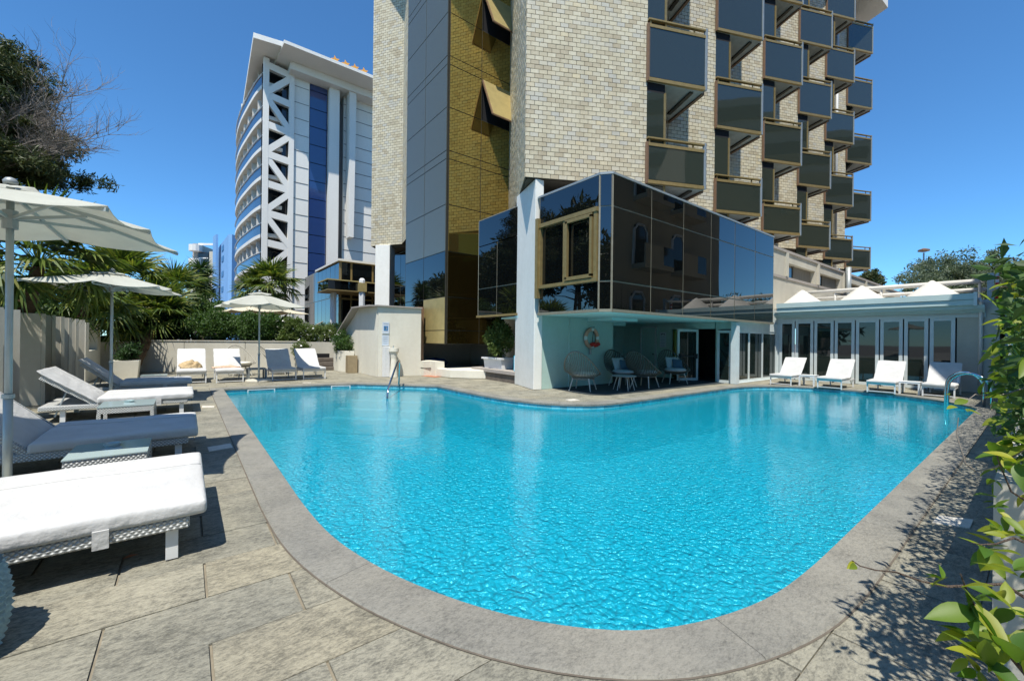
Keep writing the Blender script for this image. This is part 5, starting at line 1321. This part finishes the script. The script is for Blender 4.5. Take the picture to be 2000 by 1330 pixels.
def spike_mesh(seed, n=90, ln=.6):
    rnd = random.Random(seed); V = []; F = []; T = []
    for i in range(n):
        z = rnd.uniform(-.5, 1); a = rnd.random()*2*PI; r = math.sqrt(max(0, 1-z*z)); d = Vector((r*math.cos(a), r*math.sin(a), z)); s_ = d.orthogonal().normalized(); L_ = ln*rnd.uniform(.75, 1.1)
        k = len(V); V += [tuple(d*.03-s_*.02), tuple(d*.03+s_*.02), tuple(d*L_*.5+s_*.024-Vector((0, 0, .0))), tuple(d*L_*.5-s_*.024), tuple(d*L_-Vector((0, 0, .05)))]
        F += [(k, k+1, k+2, k+3), (k+3, k+2, k+4, k+4)]; T += [rnd.random()]*2
    me = bpy.data.meshes.new('rosette'); me.from_pydata(V, [], [f if f[2] != f[3] else f[:3] for f in F]); a = me.attributes.new('tint', 'FLOAT', 'FACE'); a.data.foreach_set('value', T); me.materials.append(MT['yucca_leaf']); return me
SPK = [spike_mesh(i) for i in range(3)]
def yucca(label, heads, base):
    base = Vector(base); t = thing('yucca', label, 'yucca', tuple(base), 0, 'yuccas at the left')
    for i, (h, s_) in enumerate(heads):
        MB().tube([base, (base+h)/2+Vector((.1, 0, .2)), h], [.12, .08, .07], 8).build('trunk', 'bark', t)
        place('rosette', SPK[i % 3], t, loc=tuple(h-base), scale=(s_,)*3)
yucca('tall yucca with several spiky heads before the grey apartment block', [(vp(392, 525, 27), 1.7), (vp(398, 545, 27), 1.8), (vp(388, 560, 26.8), 1.7), (vp(402, 572, 27), 1.6)], vp(396, 665, 27))
yucca('slim yucca with one round spiky head left of the taller one', [(vp(367, 537, 27), 1.15)], vp(366, 665, 27))
# garden shrubs
def shrub(name, label, cat, mat, n, c, r, ncl, cr, size, group=None, flowers=0, **kw):
    t = thing(name, label, cat, (c[0], c[1], .9 if c[1] > 22 else 0), 0, group)
    crown('foliage', mat, t, n, c, r, ncl, cr, size, **kw)
    m = MB()
    for k in range(6): m.tube([(c[0]+random.uniform(-.2, .2), c[1]+random.uniform(-.2, .2), c[2]-r[2]-.2), (c[0]+random.uniform(-.7, .7)*r[0], c[1]+random.uniform(-.7, .7)*r[1], c[2]+.3*r[2])], .02, 4)
    m.build('stem', 'bark', t)
    if flowers:
        P, tt = clump_points(flowers, c, (r[0]*1.02, r[1]*1.02, r[2]*1.05), 60, .12, .9); V, F = leaves(P, .085, 1.0); me = np_mesh('blossom', V-np.array(wl(t)), F, 'petal'); o = bpy.data.objects.new('blossom', me); C.objects.link(o); o.parent = t
    return t
HG = 'evergreen shrubs behind the low wall'
shrub('laurel_shrub', 'dark glossy shrub behind the low wall, left of the back parasol', 'shrub', 'hedge_leaf', 9000, (1.3, 24.3, 2.1), (1.15, .6, .75), 70, .3, .12, HG, 10, shell=.5)
shrub('laurel_shrub', 'dark glossy shrub directly behind the back parasol pole', 'shrub', 'hedge_leaf', 9000, (2.9, 23.7, 2.05), (1.1, .6, .72), 70, .3, .12, HG, 10)
shrub('laurel_shrub', 'lighter shrub right of the back parasol pole', 'shrub', 'shrub_leaf', 7000, (4.2, 23.3, 1.95), (.8, .6, .6), 60, .28, .11, HG, 30)
shrub('flowering_shrub', 'low shrub dotted with white flowers above the low wall', 'shrub', 'shrub_leaf', 9000, (5.3, 23.4, 1.75), (1.2, .6, .42), 70, .24, .09, None, 170)
shrub('flowering_shrub', 'small white flowering shrub spilling down at the wall gap', 'shrub', 'shrub_leaf', 2600, (4.35, 21.95, 1.05), (.35, .35, .42), 26, .2, .08, None, 40)
shrub('clipped_hedge', 'dark clipped hedge strip before the entrance columns', 'hedge', 'dark_hedge_leaf', 8000, (7.4, 26.4, 2.05), (1.9, .45, .4), 120, .2, .08)
shrub('dense_shrub', 'rounded dense shrub below the yuccas', 'shrub', 'hedge_leaf', 7000, tuple(vp(402, 600, 24.5)), (1.0, .8, .85), 70, .26, .12)
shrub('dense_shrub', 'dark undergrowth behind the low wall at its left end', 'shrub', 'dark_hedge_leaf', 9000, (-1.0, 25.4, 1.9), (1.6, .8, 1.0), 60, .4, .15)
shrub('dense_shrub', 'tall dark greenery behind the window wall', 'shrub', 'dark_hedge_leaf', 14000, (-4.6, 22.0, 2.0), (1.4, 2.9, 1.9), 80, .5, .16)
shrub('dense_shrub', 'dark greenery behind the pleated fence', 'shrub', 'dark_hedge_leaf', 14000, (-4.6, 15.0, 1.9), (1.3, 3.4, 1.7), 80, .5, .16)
shrub('dense_shrub', 'mid green shrub mass behind the leaning palm', 'shrub', 'hedge_leaf', 10000, (-2.2, 28.5, 3.0), (3.4, 1.0, 1.6), 80, .5, .18)
shrub('dense_shrub', 'shrubs behind the cream garden parasol', 'shrub', 'hedge_leaf', 6000, (2.2, 31.0, 2.4), (2.6, .8, 1.0), 60, .4, .15)
# trees
def tree(name, label, cat, base, h, c, r, mat, n, ncl, cr, size, bark='bark', limbs=9, tr=.25, flat=1., group=None, shell=.35, bare=0, seed=0, aspect=.45, droop=0.):
    rnd = random.Random(seed); base = Vector(base); t = thing(name, label, cat, tuple(base), 0, group); top = Vector((c[0], c[1], c[2]+r[2]*.6))
    m = MB(); mid = base.lerp(top, .5)+Vector((rnd.uniform(-.4, .4), rnd.uniform(-.4, .4), 0)); m.tube([base, mid, top], [tr, tr*.6, tr*.2], 10); m.build('trunk', bark, t)
    m = MB()
    for k in range(limbs):
        q = .35+.6*k/limbs; p = base.lerp(mid, min(1, q*2)) if q < .5 else mid.lerp(top, q*2-1); d = Vector(tuple(rand_dirs(1)[0])); d.z = abs(d.z)*.4
        e = Vector((c[0]+d.x*r[0]*.85, c[1]+d.y*r[1]*.85, p.z+rnd.uniform(0, .5)*r[2])); m.tube([p, p.lerp(e, .5)+Vector((0, 0, .2)), e], [tr*.35, tr*.2, .02], 6)
    m.build('limb', bark, t)
    crown('crown', mat, t, n, c, r, ncl, cr, size, shell, aspect, flat, droop)
    return t
PT = vp(5, 235, 20)
pine = tree('pine_tree', 'big dark pine with bare grey lower branches behind the largest parasol', 'pine tree', (PT.x-.6, PT.y, 0), 14, (PT.x-.9, PT.y-.3, 11.6), (3.0, 3.0, 4.2), 'pine_needle', 42000, 170, .6, .24, 'pine_bark', 16, .35, .7, shell=.25, seed=3, aspect=.22)
crown('crown', 'pine_needle', pine, 9000, tuple(vp(30, 150, 20)), (1.2, 1.2, 1.5), 40, .5, .24, .2, .22, .7)
crown('crown', 'pine_needle', pine, 9000, tuple(vp(55, 280, 20)), (2.1, 2.1, 1.3), 40, .5, .24, .2, .22, .7)
crown('crown', 'pine_needle', pine, 9000, tuple(vp(40, 330, 19.4)), (3.3, 3.3, .8), 50, .55, .24, .2, .22, .6)
def bare_branch(p, d, L_, r, m, rnd, depth=0):
    pts = [p]; dd_ = d.normalized()
    for k in range(5): dd_ = (dd_+Vector((rnd.uniform(-.25, .25), rnd.uniform(-.25, .25), rnd.uniform(-.12, .2)))).normalized(); pts.append(pts[-1]+dd_*L_/5)
    m.tube(pts, [r*(1-.16*k) for k in range(6)], 4, cap=False)
    if depth < 3:
        for q in pts[1:]:
            for _ in range(2 if depth < 2 else 1):
                s_ = Vector((rnd.uniform(-1, 1), rnd.uniform(-1, 1), rnd.uniform(-.4, .7))); bare_branch(q, dd_*.9+s_*.8, L_*rnd.uniform(.4, .6), r*.5, m, rnd, depth+1)
m = MB(); rnd = random.Random(5)
for (x, y, z, x2, y2) in ((-40, 260, 19, 100, 215), (-30, 290, 18.6, 125, 255), (-30, 240, 19.3, 80, 245), (0, 330, 19, 130, 320)):
    a = vp(x, y, z); b = vp(x2, y2, z-.2); bare_branch(a, b-a, (b-a).length, .05, m, rnd, 0)
m.build('bare_branch', 'bare_twig', pine)
tree('olive_tree', 'big grey green tree behind the pavilion, left of the striped marker', 'tree', tuple(Vector((72, 15, 0))), 12, tuple(vp(1860, 555, 46)), (8.5, 4.5, 3.2), 'grey_leaf', 26000, 170, .9, .34, 'bark', 12, .4, shell=.3, seed=5, aspect=.3)
tree('olive_tree', 'grey green tree at the right edge above the climbing shrub', 'tree', tuple(vp(1965, 672, 40)-Vector((0, 0, 1.6))), 11, tuple(vp(1955, 560, 40)), (5, 5, 3.8), 'grey_leaf', 20000, 130, .9, .32, 'bark', 12, .35, shell=.3, seed=6, aspect=.3)
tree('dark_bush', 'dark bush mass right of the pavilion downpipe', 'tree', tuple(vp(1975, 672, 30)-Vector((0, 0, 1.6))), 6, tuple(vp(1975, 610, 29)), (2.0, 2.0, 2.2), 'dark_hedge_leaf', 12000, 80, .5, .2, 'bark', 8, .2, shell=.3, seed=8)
tree('pine_tree', 'small pine seen just right of the lowest tower balconies', 'pine tree', tuple(vp(1702, 672, 75)-Vector((0, 0, 1.6))), 10, tuple(vp(1704, 545, 75)), (2, 2, 1.6), 'pine_needle', 5000, 30, .6, .35, seed=9)
# trees and a beige block standing behind and beside the camera (the mirrored glass shows them)
m_ = None
GT = 'pines beside the pool garden, seen only in the mirrored glass'
for k, (x, y, h) in enumerate(((-14, 17, 9), (-10, -9, 11), (-16, -5, 12), (-6, -14, 12), (-14, 24, 13), (-16, 31, 16.5), (-13, 37, 14.5), (-19, 27, 15), (-20, 36, 17), (-16, 42, 15), (-18, 51, 15), (-19, 60, 13), (-21, 69, 14))):
    tree('pine_tree', 'umbrella pine seen only as a reflection in the dark glass', 'pine tree', (x, y, 0), h, (x, y, h-4.6), (4.4, 4.4, 4.6), 'pine_needle', 7500, 80, 1.4, .85, 'pine_bark', 9, .3, .6, GT, .3, seed=20+k, aspect=.3)
for k, (x, y, h) in enumerate(((58, -14, 8), (66, -13, 7), (74, -14, 9))):
    tree('pine_tree', 'umbrella pine seen only as a reflection in the dark glass', 'pine tree', (x, y, 0), h, (x, y, h-2.8), (4, 4, 2.8), 'pine_needle', 3500, 40, 1.1, .5, 'pine_bark', 7, .3, .6, GT, .3, seed=40+k, aspect=.3)
be = thing('beige_building', 'beige building with balconies, mirrored in the black glass box', 'building', (25, -4, 0))
BV = -1.75
MB().box(15.2, 33.7, -12, BV, 0, 14.6).build('wall', 'beige_facade', be)
for fl_ in range(3):
    for cx in (22.9, 27.3):
        z = 2.2+4.2*fl_; w = MB().box(cx-.75, cx+.55, BV+.02, BV+.06, z, z+2.5).build('window', 'dark_window', be)
        MB().tube([(cx-.8, BV+.06, z), (cx-.8, BV+.06, z+2.2), (cx-.4, BV+.06, z+2.6), (cx+.3, BV+.06, z+2.6), (cx+.6, BV+.06, z+2.2), (cx+.6, BV+.06, z)], .09, 4).build('frame', 'white_metal', w)
        b = MB().box(cx-.9, cx+2.3, BV, BV+1.0, z-.3, z).build('balcony', 'beige_facade', be); MB().box(cx-.9, cx+1.0, BV+.9, BV+1.0, z, z+1.2).build('parapet', 'beige_facade', b); MB().box(cx+1.0, cx+2.3, BV+.92, BV+.98, z, z+1.2).build('railing', 'dark_window', b)
bt = thing('tall_apartment_block', 'tall block far behind the camera, seen only as a dark reflection in the balcony glass', 'building', (25, -38, 0))
MB().box(17, 62, -46, -32, 0, 33).build('wall', 'grey_beige_render', bt); MB().box(2, 16.9, -46, -32, 0, 44).build('wall', 'grey_beige_render', bt)
for k in range(9): MB().box(4, 60, -32, -31.6, 3+3.4*k, 4.6+3.4*k).build('window_band', 'dark_window', bt)
# ------------------------------------------------------------------ right boundary: wall and climbing shrub
rw = thing('boundary_wall', 'pale low wall under the climbing shrub along the right side of the pool', 'wall', (8, .05, 0))
MB().box(3.15, 8.3, -.15, .15, 0, .93).build('wall', 'planter_wall_plaster', rw); MB().box(8.3, 15.5, -.15, .2, 0, 1.5).build('wall', 'white_plaster', rw)
MB().box(15.5, 27, .35, .55, 0, 1.75).build('wall', 'white_plaster', rw); MB().box(21.1, 26, .6, .8, 0, 3.3).build('wall', 'cream_plaster', rw)
hs = thing('climbing_shrub', 'climbing shrub with glossy green and yellow leaves along the right edge of the photo', 'shrub', (8, -.1, 0))
rn = np.random.default_rng(11)
# branches
m = MB(); rnd = random.Random(3)
for k in range(70):
    u = 2.0+18*rnd.random()**1.4; p = Vector((u, -.35, .1)); pts = [p]
    for j in range(6): pts.append(pts[-1]+Vector((rnd.uniform(-.15, .15), rnd.uniform(-.02, .10), (.28+.035*u)*rnd.uniform(.6, 1.1))))
    m.tube(pts, [.014, .012, .010, .008, .006, .005, .003], 5, cap=False)
m.build('branch', 'bark', hs)
n = 34000
u = 2.3+18.7*rn.random(n)**1.25; zmax = 1.58+.10*u+.12*np.sin(u*3.1)+.08*np.sin(u*7.7); z = .15+(zmax-.15)*rn.random(n)**.75
vmax = .022*u+.035*np.sin(u*4.3+z*5)+.03*np.sin(u*11+z*9)-.05*(z < 1.0)*(u < 8); vmax = np.minimum(vmax, .55)
v = vmax-(rn.random(n)**1.3)*(.5+.02*u)
keep = ((z > .86)|(rn.random(n) < .22)|(u > 8)) & ((u > 3.1)|(z > 1.25))
P = np.stack([u, v, z], 1)[keep]
P += rn.normal(size=P.shape)*.02
V, F = leaves(P, .068, .42, .25)
me = np_mesh('foliage', V-np.array(wl(hs)), F, 'hedge_leaf', rn.random(len(P))); o = bpy.data.objects.new('foliage', me); C.objects.link(o); o.parent = hs; stuff(o)
# big leaves, each one a part
def leaf_mesh(name, L_=.1, W_=.036, bend=.25):
    V = [(0, 0, 0)]; F = []; n = 7
    for i in range(1, n):
        t = i/n; w = W_/2*math.sin(PI*t**.8)*1.05; zc = -bend*L_*t*t
        V += [(L_*t, -w, zc+w*.35), (L_*t, 0, zc), (L_*t, w, zc+w*.35)]
    V.append((L_, 0, -bend*L_))
    F += [(0, 1, 2), (0, 2, 3)]
    for i in range(n-2):
        a = 1+3*i; F += [(a, a+3, a+4, a+1), (a+1, a+4, a+5, a+2)]
    a = 1+3*(n-2); e = len(V)-1; F += [(a, e, a+1), (a+1, e, a+2)]
    me = bpy.data.meshes.new(name); me.from_pydata(V, [], F); me.polygons.foreach_set('use_smooth', [True]*len(F)); at_ = me.attributes.new('tint', 'FLOAT', 'FACE'); return me, at_
LM = []
for k in range(8):
    me, at_ = leaf_mesh('leaf', .1, .040 if k % 2 else .034, .15+.05*(k % 3)); at_.data.foreach_set('value', [(.08+k*.125) % 1]*len(me.polygons)); me.materials.append(MT['near_leaf']); LM.append(me)
nleaf = [0]
def put_leaf(p, d, s_, k):
    q = d.to_track_quat('X', 'Z').to_euler(); o = place('leaf', LM[k % 8], hs, loc=tuple(p-wl(hs)), rot=(q.x+rnd.uniform(-.9, .9), q.y, q.z), scale=(s_, s_, s_)); nleaf[0] += 1
def twig(pix, zs_, r0=.004, leafs=(), mat='bark'):
    pts = [vp(x, y, z) for (x, y), z in zip(pix, zs_)]; mm = MB(); mm.tube(pts, [r0*(1-.7*i/(len(pts)-1)) for i in range(len(pts))], 6); mm.build('twig', mat, hs); return pts
def cluster(c, n_, s_, dirv=None, k0=0):
    for j in range(n_):
        d = Vector((rnd.uniform(-1, 1), rnd.uniform(-1, 1), rnd.uniform(-.6, .8))).normalized()
        if dirv: d = (d+Vector(dirv)*.9).normalized()
        put_leaf(c+Vector((rnd.uniform(-.01, .01),)*3), d, s_*rnd.uniform(.7, 1.15), k0+j*3+rnd.randrange(3))
T1 = twig([(2015, 868), (1975, 893), (1945, 912), (1905, 920), (1885, 905), (1878, 880), (1868, 850), (1872, 815)], [1.5, 1.5, 1.52, 1.55, 1.55, 1.55, 1.56, 1.56], .0045, mat='bare_twig')
T2 = twig([(2015, 752), (1970, 768), (1935, 775), (1905, 770), (1885, 785)], [1.6, 1.6, 1.6, 1.6, 1.6], .0035, mat='bare_twig')
cluster(vp(1915, 772, 1.6), 3, .75, None, 4); cluster(vp(1862, 788, 1.56), 2, .6, None, 1); cluster(vp(1852, 768, 1.56), 1, .6, None, 4); cluster(vp(1885, 800, 1.56), 2, .5, None, 1); cluster(vp(1944, 940, 1.5), 2, .55, (0, 0, -1), 4)
T3 = twig([(2015, 1175), (1960, 1140), (1900, 1143), (1850, 1145), (1800, 1135), (1750, 1117), (1710, 1113), (1680, 1105), (1664, 1094)], [1.05, 1.05, 1.05, 1.06, 1.07, 1.08, 1.08, 1.08, 1.08], .0042)
cluster(vp(1668, 1096, 1.08), 3, .32, None, 1); cluster(vp(1812, 1135, 1.06), 2, .45, None, 3); cluster(vp(1840, 1130, 1.06), 3, .4, None, 1)
T4 = twig([(2015, 1065), (1980, 1050), (1945, 1062), (1915, 1063), (1900, 1060)], [1.2]*5, .004)
cluster(vp(1930, 1075, 1.2), 7, .8, (-.3, 0, -.6), 0); cluster(vp(1960, 1040, 1.25), 4, .6)
T5 = twig([(2015, 1330), (1960, 1265), (1920, 1210), (1890, 1160), (1876, 1120)], [.85, .86, .87, .88, .88], .0045)
cluster(vp(1905, 1190, .87), 6, .85, None, 0); cluster(vp(1880, 1150, .88), 3, .8, None, 3); cluster(vp(1960, 1260, .86), 7, .95, None, 1); cluster(vp(1985, 1200, .86), 5, .8, None, 2); cluster(vp(1925, 1290, .84), 6, .8, None, 3); cluster(vp(1990, 1300, .8), 5, .9, None, 1)
cluster(vp(1935, 1235, .95), 6, .7, None, 2); cluster(vp(1900, 1300, .9), 6, .7, None, 4); cluster(vp(1985, 1120, 1.1), 6, .8, None, 1); cluster(vp(1965, 1175, 1.0), 5, .7, None, 6); cluster(vp(1990, 1050, 1.25), 7, .8, None, 3); cluster(vp(1950, 1000, 1.3), 5, .6, None, 0); cluster(vp(1895, 1250, .9), 4, .6, None, 1)
T6 = twig([(2015, 985), (1975, 960), (1950, 900), (1945, 880)], [1.5]*4, .004)
cluster(vp(1955, 890, 1.5), 8, .9, None, 2); cluster(vp(1985, 900, 1.4), 6, .9, None, 2); cluster(vp(1975, 860, 1.5), 6, .8)
T7 = twig([(2020, 600), (1990, 570), (1960, 560), (1935, 570)], [1.9]*4, .004)
cluster(vp(1985, 555, 1.9), 6, 1.0, None, 1); cluster(vp(1955, 585, 1.9), 4, .9); cluster(vp(1990, 635, 1.8), 6, .9, None, 2)
while nleaf[0] < 285:
    uu = 2.3+4.7*rnd.random(); zz_ = .35+1.45*rnd.random(); put_leaf(Vector((uu, .043*uu-.12*rnd.random()+.01, zz_)), Vector((rnd.uniform(-1, 1), rnd.uniform(-.3, 1), rnd.uniform(-.8, .6))).normalized(), rnd.uniform(.7, 1.1), rnd.randrange(8))
# woven pouf at the lower left edge
pf = thing('woven_pouf', 'white woven pouf with blue shade in its colour, cut by the lower left edge', 'pouf', (-1.035, 3.315, 0))
m = MB(); prof = []
for k in range(25):
    q = k/24; prof.append((.28+.035*math.sin(PI*q)+.012*math.cos(k*PI), .0+.42*q))
vs = []; K = 60
for i, (r, z) in enumerate(prof):
    for k in range(K): a = 2*PI*k/K; rr_ = r+.007*math.cos(PI*(k+i)); vs.append((-1.035+rr_*math.cos(a), 3.315+rr_*math.sin(a), z))
m.add(vs, [(i*K+k, i*K+(k+1) % K, (i+1)*K+(k+1) % K, (i+1)*K+k) for i in range(24) for k in range(K)]+[tuple(range(24*K, 25*K))])
simple('pouf_shade_blue', (.36, .55, .60), .8, .2, 20, .5); m.build('woven_side', 'pouf_shade_blue', pf, smooth=True)  # blue of the shade put into the white weave's colour
# floodlight mast beyond the pavilion
lp = vp(1803, 600, 55); mast = thing('floodlight_mast', 'thin mast with white floodlights left of the grey green tree', 'lamp post', (lp.x, lp.y, 0))
ht = vp(1803, 522, 55).z
MB().tube([(lp.x, lp.y, 0), (lp.x, lp.y, ht)], .12, 8).build('pole', 'grey_metal', mast)
for s_ in (-1, 1):
    c = Vector((lp.x, lp.y, ht+.1))+RT*.75*s_; MB().box(c.x-.35, c.x+.35, c.y-.35, c.y+.35, c.z-.25, c.z+.3).build('floodlight', 'white_metal', mast)
MB().beam(Vector((lp.x, lp.y, ht))-RT*1.2, Vector((lp.x, lp.y, ht))+RT*1.2, .12, .12).build('crossbar', 'grey_metal', mast)
c = Vector((lp.x, lp.y, ht+2.0)); MB().tube([(lp.x, lp.y, ht), (lp.x, lp.y, ht+1.9)], .09, 6).build('pole', 'grey_metal', mast); MB().lathe([(.2, 0), (.6, .1), (.6, .3), (.1, .5)], 8, tuple(c)).build('lamp_head', 'brown_frame', mast)
SC.render.resolution_x = 1024; SC.render.resolution_y = 680
